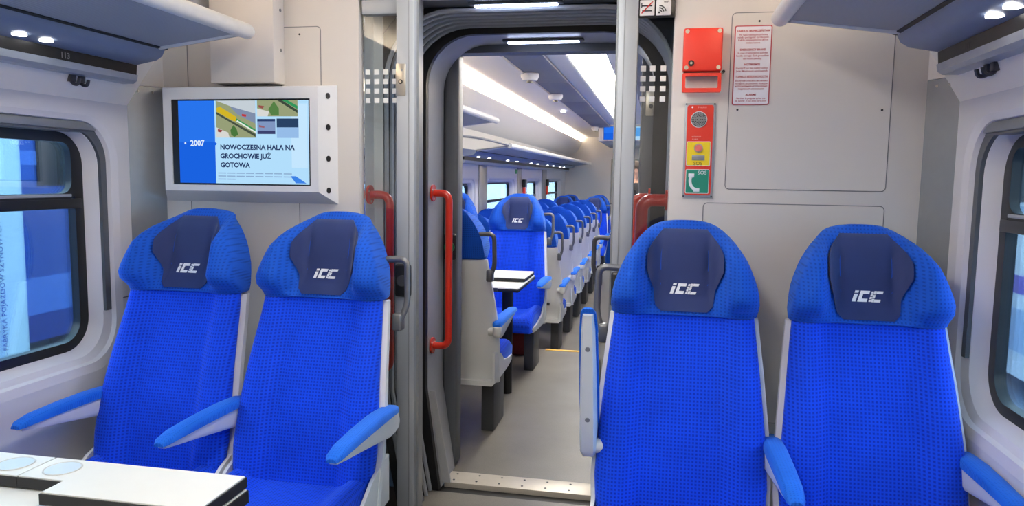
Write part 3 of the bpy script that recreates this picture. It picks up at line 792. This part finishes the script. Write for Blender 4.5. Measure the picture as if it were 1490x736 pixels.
# ================================================================== LUGGAGE RACKS
def rack(s, y0, y1, dz, label, spots=(), number=None, lamp=True, ends=(1,)):
    """s: side; cross-section measured from the car axis"""
    t = thing('luggage_rack', label, 'luggage rack', (AX, y0, dz))
    L_ = y1 - y0
    def sec(name, m, prof, a=0, b=None, smooth_=35):
        bm = bmesh.new(); b = L_ if b is None else b
        add_loft(bm, [[(s * u, yy, v) for u, v in prof] for yy in (a, b)]); return ob(name, fin(bm, name, m, smooth_), t)
    sec('shelf_sheet', M_ribbed, [(.885, 1.832), (1.19, 1.793), (1.19, 1.803), (.885, 1.842)])
    for e in ends:
        ye = (L_ - .03) if e > 0 else .03
        tube('end_bar', M_tube, t, [(s * .90, ye, 1.838), (s * 1.20, ye, 1.797)], .013, 10)
    tb = tube('front_tube', M_tube, t, [(s * .87, 0, 1.842), (s * .87, L_ - .02, 1.842), (s * .87, L_ - .004, 1.842), (s * .87, L_, 1.842)], [.026, .026, .022, .012], 16)
    sec('joint_strip', M_black, [(1.188, 1.790), (1.200, 1.787), (1.200, 1.797), (1.188, 1.800)])
    sec('channel', M_rackch, [(1.20, 1.788), (1.212, 1.766), (1.235, 1.752), (1.27, 1.746), (1.314, 1.738), (1.33, 1.75), (1.40, 1.76), (1.40, 1.82), (1.20, 1.80)])
    sec('display_strip', M_blackp, [(1.314, 1.7375), (1.317, 1.702), (1.345, 1.702), (1.345, 1.7375)])
    sec('bottom_rail', mat('rack_rail_silver', (176, 182, 192), .35, metal=.4), [(1.312, 1.702), (1.316, 1.682), (1.33, 1.672), (1.40, 1.672), (1.40, 1.71), (1.345, 1.71)])
    for yy in spots:
        sp = disc('reading_lamp', M_spot, t, (s * 1.275, yy - y0, 1.744), .019, 'Z', .006, 16)
    return t
SPN = (1.845, 1.945)
rl = rack(-1, YB + .1, 2.40, 0, 'grey luggage rack with white front tube above the left window', spots=(1.86, 1.955, .9, 1.0), ends=(1,))
rr = rack(1, YB + .1, 2.40, 0, 'grey luggage rack with white front tube above the right window', spots=(1.93, 1.84, .9, 1.0), ends=(1,))
M_num = mat('number_grey', (150, 150, 150), .6)
text('seat_number', '113', M_num, rl, (-1.3135, 2.05 - YB - .1, 1.710), .026, rot=(math.pi / 2, 0, math.pi / 2), bold=.02)
text('seat_number', '111', mat('number_dim', (60, 60, 62), .6), rr, (1.3135, 2.20 - YB - .1, 1.710), .024, rot=(math.pi / 2, 0, -math.pi / 2))
for o_, s in ((rl, -1), (rr, 1)):
    for k, yy in enumerate((2.16, 2.20)):
        h = bmesh.new(); add_tube(h, fillet([(s * 1.375, yy - YB - .1, 1.68), (s * 1.375, yy - YB - .1, 1.645), (s * 1.35, yy - YB - .1, 1.64), (s * 1.345, yy - YB - .1, 1.66)], .012, 4), .006, 6)
        add_box(h, min(s * 1.365, s * 1.395), max(s * 1.365, s * 1.395), yy - YB - .1 - .012, yy - YB - .1 + .012, 1.65, 1.675, .003)
        ob('coat_hook', fin(h, 'coat_hook', M_dark), o_)
rack(-1, 3.45, 6.42, 0, 'short higher luggage rack over the first left seats of the far car', spots=(4.2, 5.2))
rack(1, 3.45, 6.42, 0, 'short higher luggage rack over the first right seats of the far car', spots=(4.2, 5.2))
for s, nm in ((-1, 'left'), (1, 'right')):
    o = rack(s, 7.0, 15.64, -.19, 'long lower luggage rack along the %s of the far car' % nm, spots=(7.4, 7.9, 8.9, 9.5, 10.6, 11.2, 12.2, 12.9, 13.8, 14.4), ends=(-1, 1))
    bm = bmesh.new(); pts = [(s * (.87 + .52 * k / 8), -.01, 1.845 + .085 * math.sin(math.pi / 2 * k / 8)) for k in range(9)]
    add_tube(bm, pts, .02, 8, .6); ob('end_arch', fin(bm, 'end_arch', M_alu, 50), o)

# ================================================================== MONITOR
def screen_content(par, y, x0, x1, z0, z1, small=False):
    E = 1.0
    W_, H_ = x1 - x0, z1 - z0
    def X(u): return x0 + W_ * u
    def Z(v): return z1 - H_ * v
    lay = [0]
    def rect(name, rgb, u0, u1, v0, v1, e=E):
        lay[0] += 1
        m = emis('screen_%d_%d_%d' % rgb, rgb, e)
        return box(name, m, par, X(u0), X(u1), y - .0004 - .00006 * lay[0], y, Z(v1), Z(v0))
    rect('background', (178, 222, 252), 0, 1, 0, 1)
    rect('side_panel', (40, 116, 236), 0, .285, 0, 1)
    rect('side_panel', (26, 98, 224), 0, .285, .5, 1)
    if small: return
    rect('pale_panel', (196, 230, 254), .97 - .1, .99, .04, .8)
    # photo tiles
    def photo(u0, u1, v0, v1, bgc, shapes):
        rect('photo', bgc, u0, u1, v0, v1)
        for rgb, pts in shapes:
            lay[0] += 1; yy = y - .0004 - .00006 * lay[0]
            P = [(X(u0 + (u1 - u0) * a), Z(v0 + (v1 - v0) * b)) for a, b in pts]
            plate('photo_area', emis('screen_%d_%d_%d' % rgb, rgb, E), par, [P[::-1]], yy, .00003, 'Y', 0)
    photo(.297, .60, .0, .445, (150, 158, 120), [((196, 206, 214), [(0, 0), (1, 0), (1, .42), (.2, .08)]), ((128, 142, 170), [(.35, .15), (1, .35), (1, .62), (.55, .38)]),
        ((186, 60, 66), [(.66, .36), (.78, .38), (.76, .44), (.66, .42)]), ((210, 180, 40), [(.02, .20), (.10, .16), (.52, .44), (.50, .56), (.42, .54), (.02, .30)]),
        ((70, 80, 66), [(.0, .30), (.42, .56), (1, .90), (1, .98), (0, .36)]), ((58, 150, 90), [(.52, .48), (1, .78), (1, .86), (.5, .56)]), ((232, 238, 232), [(.54, .53), (1, .83), (1, .87), (.52, .56)]),
        ((74, 118, 62), [(.38, .92), (.36, .8), (.44, .66), (.52, .76), (.56, .92), (.46, .98)]), ((214, 214, 210), [(0, .72), (.3, .86), (.34, 1), (0, 1)]), ((150, 70, 70), [(.04, .76), (.16, .80), (.12, .86), (.04, .84)])])
    photo(.615, .92, .0, .19, (152, 160, 122), [((86, 128, 70), [(.35, .95), (.28, .55), (.42, .05), (.54, .5), (.54, .95)]), ((62, 74, 62), [(.5, 0), (.62, 0), (1, .62), (1, .8)]), ((52, 148, 92), [(.62, 0), (.76, 0), (1, .36), (1, .56)]),
        ((216, 216, 212), [(0, .5), (.3, .7), (.26, 1), (0, 1)]), ((150, 80, 76), [(.04, .3), (.18, .36), (.14, .52), (.04, .44)])])
    photo(.615, .75, .22, .40, (128, 150, 192), [((44, 62, 108), [(0, 0), (1, 0), (1, .16), (0, .16)]), ((60, 66, 110), [(0, .78), (1, .78), (1, 1), (0, 1)]), ((150, 96, 110), [(.1, .4), (.4, .5), (.4, .6), (.1, .55)])])
    photo(.762, .925, .215, .445, (150, 188, 232), [((42, 66, 100), [(0, 0), (1, 0), (1, .46), (0, .46)])])
    M_txt = emis('screen_text_navy', (26, 44, 92), E); M_tw = emis('screen_text_white', (225, 240, 255), E); M_tg = emis('screen_text_grey', (120, 150, 190), E)
    yt = y - .0026
    text('caption', '2007', M_tw, par, (X(.092), yt, Z(.545)), .0285, bold=.022, sx=.98)
    disc('bullet', M_tw, par, (X(.052), yt, Z(.515)), .0035, 'Y', .0004, 12)
    for s_, v in (('NOWOCZESNA HALA NA', .588), ('GROCHOWIE JUŻ', .695), ('GOTOWA', .803)):
        text('caption', s_, M_txt, par, (X(.325), yt, Z(v)), .0245, bold=.028, sx=1.0)
    for v, w in ((.868, .88), (.905, .9), (.942, .43)):
        n = 8 if w > .5 else 2
        for i in range(n):
            rect('text_line', (140, 170, 206), .305 + .072 * i, .305 + .072 * i + .06, v, v + .012)
    plate('ribbon', emis('screen_60_130_230', (60, 130, 230), E), par, [[(X(.86), Z(.90)), (X(.90), Z(.90)), (X(.98), Z(.985)), (X(.90), Z(.985))][::-1]], y - .0024, .0002, 'Y', 0)
    plate('arrow', emis('screen_26_98_224', (26, 98, 224), E), par, [[(X(.284), Z(.495)), (X(.303), Z(.52)), (X(.284), Z(.545))][::-1]], y - .0026, .0002, 'Y', 0)
mn = thing('monitor', 'information monitor in a pale sloping-edged housing above the left seats', 'monitor', (-1.475, YE, 1.25))
ox = 1.475; 
def bevel_housing():
    bm = bmesh.new(); yf = -.11
    F = [(-.30, .042), (.303, .046), (.303, .412), (-.30, .412)]   # front rectangle (x, z)
    B = [(-.372, 0.0), (.328, 0.0), (.328, .428), (-.372, .428)]
    inner = [(-.268, .064), (.274, .066), (.274, .372), (-.268, .370)]
    vb = [bm.verts.new((x, 0, z)) for x, z in B]; vf = [bm.verts.new((x, yf, z)) for x, z in F]
    vi = [bm.verts.new((x, yf, z)) for x, z in inner]; vd = [bm.verts.new((x, yf + .006, z)) for x, z in inner]
    for i in range(4):
        j = (i + 1) % 4
        bm.faces.new((vb[i], vb[j], vf[j], vf[i])); bm.faces.new((vf[i], vf[j], vi[j], vi[i])); bm.faces.new((vi[i], vi[j], vd[j], vd[i]))
    bm.faces.new(vd)
    return fin(bm, 'housing', M_white, 20)
ob('housing', bevel_housing(), mn)
box('screen_frame', M_blackp, mn, -.267, .273, -.1065, -.104, .065, .371)
screen_content(mn, -.1068, -.240, .268, .071, .365)
for z in (.385, .275, .164, .051):
    bm = bmesh.new(); add_disc(bm, (0, 0, 0), .0105, 'Y', .006, 16); o = ob('screw_hole', fin(bm, 'screw_hole', M_black), mn, (.3155, -.0555, z), (0, 0, math.radians(77)))
# far screen
ms = thing('monitor', 'blue information screen under the ceiling at the far end of the car', 'monitor', (-.62, 12.74, 2.03))
box('housing', M_white, ms, -.34, .34, -.06, .0, -.04, .20, .006)
box('screen_frame', M_blackp, ms, -.31, .31, -.064, -.058, -.03, .19)
screen_content(ms, -.0645, -.305, .305, -.027, .187, small=True)
rb = box('window_content', emis('screen_60_160_240', (60, 160, 240), 1), ms, .12, .30, -.068, -.066, .03, .17)

# ================================================================== RIGHT WALL EQUIPMENT
rbx = thing('emergency_brake_box', 'red emergency brake box with pull handle on the right end wall', 'brake box', (.126, YE, 1.64))
box('cover', M_redbox, rbx, -.061, .061, -.05, 0, .066, .202, .006, 3)
for x in (-.05, .05):
    for z in (.077, .191): disc('screw', M_steel, rbx, (x, -.051, z), .0065, 'Y', .003, 14)
kh = disc('key_hole', M_black, rbx, (-.035, -.0515, .091), .0095, 'Y', .003, 18); disc('key_core', M_steel, kh, (-.035, -.0535, .091), .004, 'Y', .003, 10)
plate('pull_handle', M_redbox, rbx, [rrect(-.061, .061, 0, .061, .004), rrect(-.051, .051, .013, .052, .004)], -.044, .022)
box('mount', mat('dark_red', (110, 20, 16), .5), rbx, -.056, .056, -.03, 0, .055, .07)
disc('latch', M_black, rbx, (.068, -.025, .066), .005, 'Y', .02, 10)
ic = thing('intercom_panel', 'tall red intercom panel with yellow call button and green phone sign', 'intercom', (.128, YE, 1.30))
box('back_plate', M_alu, ic, -.049, .049, -.008, 0, 0, .309, .003)
plate('red_face', M_redbox, ic, [rrect(-.042, .042, .008, .302, .008)], -.0105, .004)
disc('speaker_rim', M_white, ic, (-.004, -.0115, .255), .0265, 'Y', .002, 28)
sg_ = disc('speaker_grille', M_corner, ic, (-.004, -.0125, .255), .0245, 'Y', .002, 28)
for ring_, n in ((.006, 6), (.0115, 12), (.017, 18), (.022, 22)):
    for k in range(n):
        a = 2 * math.pi * k / n
        if 'hole' not in MESH:
            b_ = bmesh.new(); add_disc(b_, (0, 0, 0), .0017, 'Y', .001, 6); MESH['hole'] = fin(b_, 'hole', M_black, 0)
        ob('hole', MESH['hole'], sg_, (-.004 + ring_ * math.cos(a), -.0137, .255 + ring_ * math.sin(a)))
M_yp = mat('call_yellow', (246, 214, 30), .5); M_gp = mat('phone_green', (14, 134, 110), .5)
def framed(name, m, x0, x1, z0, z1):
    o = plate('rim', M_white, ic, [rrect(x0, x1, z0, z1, .004)], -.0113, .001); return plate(name, m, ic, [rrect(x0 + .002, x1 - .002, z0 + .002, z1 - .002, .003)], -.0118, .001)
framed('call_field', M_yp, -.040, .037, .104, .184); framed('phone_field', M_gp, -.040, .036, .013, .093)
disc('call_button_ring', M_steel, ic, (-.002, -.0135, .162), .0145, 'Y', .004, 24); disc('call_button', mat('button_pink', (232, 120, 110), .4), ic, (-.002, -.0165, .162), .011, 'Y', .004, 20)
box('speech_slot', M_corner, ic, -.022, .019, -.0128, -.0118, .122, .139, .0003)
M_olive = mat('sos_olive', (110, 96, 10), .6)
text('lettering', 'SOS', M_olive, ic, (-.002, -.0122, .1065), .0165, 'CENTER', bold=.01)
text('lettering', 'SOS', M_logo, ic, (.013, -.0122, .0765), .0165, 'CENTER')
M_pink = mat('print_pink', (246, 190, 184), .6)
text('lettering', 'POLSKO', M_pink, ic, (.006, -.0112, .292), .0075, 'CENTER'); disc('dot', M_logo, ic, (-.026, -.0112, .295), .003, 'Y', .001, 10)
text('lettering', 'INTERKOM', M_pink, ic, (-.010, -.0112, .197), .006, 'CENTER'); text('lettering', 'ALARM', M_pink, ic, (-.014, -.0112, .189), .006, 'CENTER')
bm = bmesh.new()
ph = fillet([(-.022, -.0125, .072), (-.026, -.0125, .055), (-.021, -.0125, .036), (-.006, -.0125, .024)], .02, 5); add_tube(bm, ph, [.008] + [.0048] * (len(ph) - 2) + [.008], 8, .25)
add_box(bm, -.031, -.012, -.0145, -.0118, .066, .079, .001); add_box(bm, -.013, .006, -.0145, -.0118, .019, .031, .001)
ob('handset', fin(bm, 'handset', M_logo), ic)
for x, z in ((.045, .004), (-.045, .305), (.045, .305), (-.045, .004)): disc('screw', M_dark, ic, (x, -.009, z), .003, 'Y', .002, 8)
nt_ = thing('notice', 'white notice with red printed text in several languages on the right wall', 'notice', (.284, YE - .002, 1.728))
M_nr = mat('notice_red', (176, 70, 76), .6)
plate('border', M_nr, nt_, [rrect(-.058, .058, -.126, .126, .006)], -.002, .002)
plate('sheet', mat('notice_white', (238, 236, 240), .55), nt_, [rrect(-.0545, .0545, -.1225, .1225, .004)], -.0024, .001)
lines = [(.106, 1, 'HAMULEC BEZPIECZEŃSTWA'), (.094, 0, 'W razie niebezpieczeństwa'), (.086, 0, 'należy pociągnąć za rękojeść'), (.078, 0, 'Każde nieuzasadnione użycie'), (.069, 0, 'będzie karane'),
         (.047, 1, 'EMERGENCY BRAKE'), (.037, 0, 'In case of emergency pull the'), (.028, 0, 'handle strongly. Each groundless'), (.019, 0, 'use incurs penalty.'),
         (.0, 1, 'NOTBREMSE'), (-.011, 0, 'Handgriff nur bei Gefahr ziehen'), (-.020, 0, 'Jeder Missbrauch wird bestraft'),
         (-.039, 1, 'ТОРМОЗ БЕЗОПАСНОСТИ'), (-.051, 0, 'В случае опасности сильно'), (-.060, 0, 'потянуть за рукоятку. Каждое'), (-.068, 0, 'необоснованное использование'), (-.077, 0, 'подлежит наказанию'),
         (-.096, 1, 'ALARME'), (-.107, 0, "Ne tirer la poignée qu'en cas"), (-.115, 0, 'de danger. Tout abus sera puni')]
for z, b, s_ in lines:
    wmax = .1 ; size = .0088 if b else .0078
    o = text('printed_line', s_, M_nr, nt_, (0, -.0028, z), size, 'CENTER', bold=.03 if b else .008)
    if o.dimensions.x > wmax: o.scale.x = wmax / o.dimensions.x

# ================================================================== FAR-CAR SMALL THINGS
def detector(x, y, label, r=.075):
    t = thing('ceiling_detector', label, 'detector', (x, y, 2.2), group='round ceiling units')
    bm = bmesh.new(); add_loft(bm, [[(a * math.cos(2 * math.pi * k / 20), a * math.sin(2 * math.pi * k / 20), zz) for k in range(20)] for a, zz in ((r, 0), (r, -.025), (r * .8, -.055), (r * .45, -.06))])
    ob('body', fin(bm, 'body', M_white), t); disc('lens', M_blackp, t, (0, 0, -.064), r * .35, 'Z', .02, 14)
detector(-1.06, 6.1, 'nearest round white detector hanging from the far car ceiling')
detector(-1.06, 7.65, 'second round white detector on the far car ceiling')
detector(-1.06, 12.5, 'small round detector on the ceiling at the far end', .06)
sp = disc('ceiling_spot', M_spot, None, (-1.2, 9.4, 2.177), .03, 'Z', .01, 16); tag(sp, 'small bright spot lamp in the cream cove of the far ceiling', 'lamp')
for i, (y, z) in enumerate(((10.62, 1.23), (12.9, 1.23))):
    h = thing('emergency_hammer', 'red emergency hammer on the far left wall, %s one' % ('nearer', 'farther')[i], 'hammer', (XL + .01, y, z), group='emergency hammers')
    box('handle', M_redbox, h, 0, .035, -.03, .03, -.17, -.02, .008); box('head', M_blackp, h, 0, .045, -.07, .07, -.02, .09, .01)
gs = box('exit_sign', mat('exit_green', (30, 140, 90), .5), None, XL + .001, XL + .006, 10.05, 10.25, 1.40, 1.46, .001); tag(gs, 'small green sign on the far left wall above the windows', 'sign')

# person standing in the far aisle
def person(loc, rotz):
    p = thing('person', 'person in a black jacket standing in the aisle behind the glass, hands in front', 'person', loc, rotz)
    def skin(name, pts, edges, rad, m, root=0, sub=2):
        me = bpy.data.meshes.new(name); me.from_pydata(pts, edges, [])
        o = ob(name, me, None)
        md = o.modifiers.new('skin', 'SKIN'); md.use_smooth_shade = True
        sv = me.skin_vertices[0].data
        for i, r_ in enumerate(rad): sv[i].radius = (r_, r_) if not isinstance(r_, tuple) else r_
        sv[root].use_root = True
        o.modifiers.new('sub', 'SUBSURF').levels = sub
        dg = bpy.context.evaluated_depsgraph_get(); dg.update()
        nm = bpy.data.meshes.new_from_object(o.evaluated_get(dg)); nm.name = name
        bpy.data.objects.remove(o); nm.materials.clear(); nm.materials.append(m)
        for q in nm.polygons: q.use_smooth = True
        return ob(name, nm, p)
    M_jacket = mat('jacket_black', (24, 24, 28), .8, noise=.2); M_skin = mat('skin', (206, 156, 130), .55, noise=.05); M_hair = mat('hair_brown', (52, 38, 30), .8); M_trs = mat('trousers_dark', (30, 32, 44), .85)
    # body: faces -Y locally
    P = [(0, 0, .95), (0, .01, 1.12), (0, .015, 1.30), (0, .01, 1.43), (0, -.005, 1.50), (0, -.015, 1.57), (0, -.02, 1.66), (0, -.015, 1.73),
         (.18, .01, 1.41), (.235, .02, 1.15), (.15, -.20, 1.05), (.08, -.26, 1.06), (-.18, .01, 1.41), (-.235, .02, 1.15), (-.15, -.20, 1.05), (-.08, -.26, 1.07),
         (.095, 0, .88), (.10, -.01, .50), (.105, .02, .09), (.11, -.10, .04), (-.095, 0, .88), (-.10, -.01, .50), (-.105, .02, .09), (-.11, -.10, .04)]
    Ed = [(0, 1), (1, 2), (2, 3), (3, 4), (4, 5), (5, 6), (6, 7), (3, 8), (8, 9), (9, 10), (10, 11), (3, 12), (12, 13), (13, 14), (14, 15), (0, 16), (16, 17), (17, 18), (18, 19), (0, 20), (20, 21), (21, 22), (22, 23)]
    Rr = [(.17, .12), (.165, .12), (.18, .12), (.11, .09), .058, .075, .088, .06, .068, .056, .042, .03, .068, .056, .042, .03, .09, .062, .045, .04, .09, .062, .045, .04]
    body = skin('body', P, Ed, Rr, M_skin)
    # clothes by height and place on the one continuous mesh
    me = body.data; me.materials.append(M_jacket); me.materials.append(M_trs)
    for q in me.polygons:
        c = q.center
        if c.z < .92: q.material_index = 2
        elif c.z < 1.475 and not (c.y < -.215): q.material_index = 1
    # hands with fingers
    for s in (-1, 1):
        bm = bmesh.new()
        for k in range(4): add_tube(bm, [(s * (.075 - .0), -.262 - .002 * k, 1.075 - .018 * k), (s * .045, -.285, 1.074 - .018 * k), (s * .015, -.28, 1.07 - .018 * k)], [.0095, .009, .007], 6)
        add_tube(bm, [(s * .09, -.27, 1.08), (s * .06, -.29, 1.10), (s * .035, -.295, 1.105)], [.011, .010, .008], 6)
        ob('fingers', fin(bm, 'fingers', M_skin, 60), p)
    # hair cap
    bm = bmesh.new(); bmesh.ops.create_uvsphere(bm, u_segments=18, v_segments=12, radius=1)
    for v in bm.verts: v.co = Vector((v.co.x * .098, v.co.y * .112 + .012, v.co.z * .10 + 1.705))
    bmesh.ops.delete(bm, geom=[v for v in bm.verts if v.co.z < 1.66 and v.co.y < .03 or v.co.z < 1.63 or (v.co.y < -.055 and v.co.z < 1.735)], context='VERTS')
    ob('hair', fin(bm, 'hair', M_hair, 60), p)
    # face
    bm = bmesh.new(); add_tube(bm, [(0, -.098, 1.675), (0, -.118, 1.64)], [.007, .014], 8); add_disc(bm, (0, -.095, 1.605), .02, 'Y', .01, 10, .004); ob('nose', fin(bm, 'nose', M_skin, 60), p)
    for s in (-1, 1):
        disc('eye', M_black, p, (s * .032, -.096, 1.672), .010, 'Y', .008, 10, .006)
        bm = bmesh.new(); add_disc(bm, (s * .092, -.01, 1.655), .028, 'X', .018, 12); ob('ear', fin(bm, 'ear', M_skin, 60), p)
    return p
person((-.36, 11.3, LOW), math.radians(-62))

# ================================================================== OUTSIDE
M_ground = mat('platform_concrete', (140, 160, 190), .7, noise=.1, scale=3)
g = box('ground', M_ground, None, -14, 14, -12, 30, -1.3, -1.2); struct(g, 'pale concrete ground outside the train windows', 'ground')
bn = thing('banner', 'pale banner with vertical lettering standing outside the left window', 'banner', (-4.6, 4.68, -1.2))
M_ban = mat('banner_cloth', (214, 244, 250), .7, noise=.03, scale=6)
bm = bmesh.new(); lps = []
for k in range(25):
    y = -3.4 + 3.41 * k / 24; w = .008 * math.sin(k * 1.3)
    lps.append([(w, y, .35), (w, y, 4.2), (w - .006, y, 4.2), (w - .006, y, .35)])
add_loft(bm, lps); ob('cloth', fin(bm, 'cloth', M_ban), bn)
for yy in (-3.35, -.9): tube('pole', M_alu, bn, [(-.03, yy, 0), (-.03, yy, 4.25)], .02, 8)
text('lettering', 'H. CEGIELSKI - FABRYKA POJAZDÓW SZYNOWYCH', mat('banner_ink', (40, 60, 110), .6), bn, (.012, -.19, 0.88), .056, rot=(math.pi / 2, -math.pi / 2, math.pi / 2), bold=.01)
def parked_train(x, s, body, stripes, label, y0=-8, y1=26):
    t = thing('parked_train', label, 'train', (x, 0, -1.2))
    bm = bmesh.new(); prof = [(0, .3), (0, 3.2), (.5, 3.9), (2.4, 3.9), (2.8, 3.2), (2.8, .3)]
    add_loft(bm, [[(s * u, y, v) for u, v in prof] for y in (y0, y1)]); ob('body', fin(bm, 'body', body), t)
    for m, z0, z1 in stripes: box('stripe', m, t, min(-s * .01, 0), max(-s * .01, 0), y0, y1, z0, z1)
    for k in range(9):
        yy = y0 + 2 + k * 3.6
        box('window_band', M_black, t, min(-s * .014, 0), max(-s * .014, 0), yy, yy + 1.6, 2.35, 3.0, .002)
        tube('wheel', M_dark, t, [(s * .3, yy, .25), (s * .42, yy, .25)], .42, 18)
    return t
Bn = mat('train_navy', (34, 72, 150), .4); Bm = mat('train_midblue', (70, 112, 190), .4); Bd = mat('train_darkblue', (20, 50, 130), .4); Bl = mat('train_lightblue', (110, 150, 226), .4)
parked_train(-8.0, -1, Bn, ((Bm, 2.62, 2.8), (Bm, .66, 1.15), (Bd, .3, .66)), 'dark blue parked train outside the left window')
Wt = mat('train_white', (236, 242, 246), .4); Pu = mat('train_violet', (96, 70, 190), .4); Gy = mat('train_paleblue', (170, 196, 226), .4)
parked_train(4.2, 1, Wt, ((Pu, 1.28, 1.49), (Gy, .6, 1.1), (Gy, 2.2, 2.3)), 'white parked train with a violet stripe outside the right window')
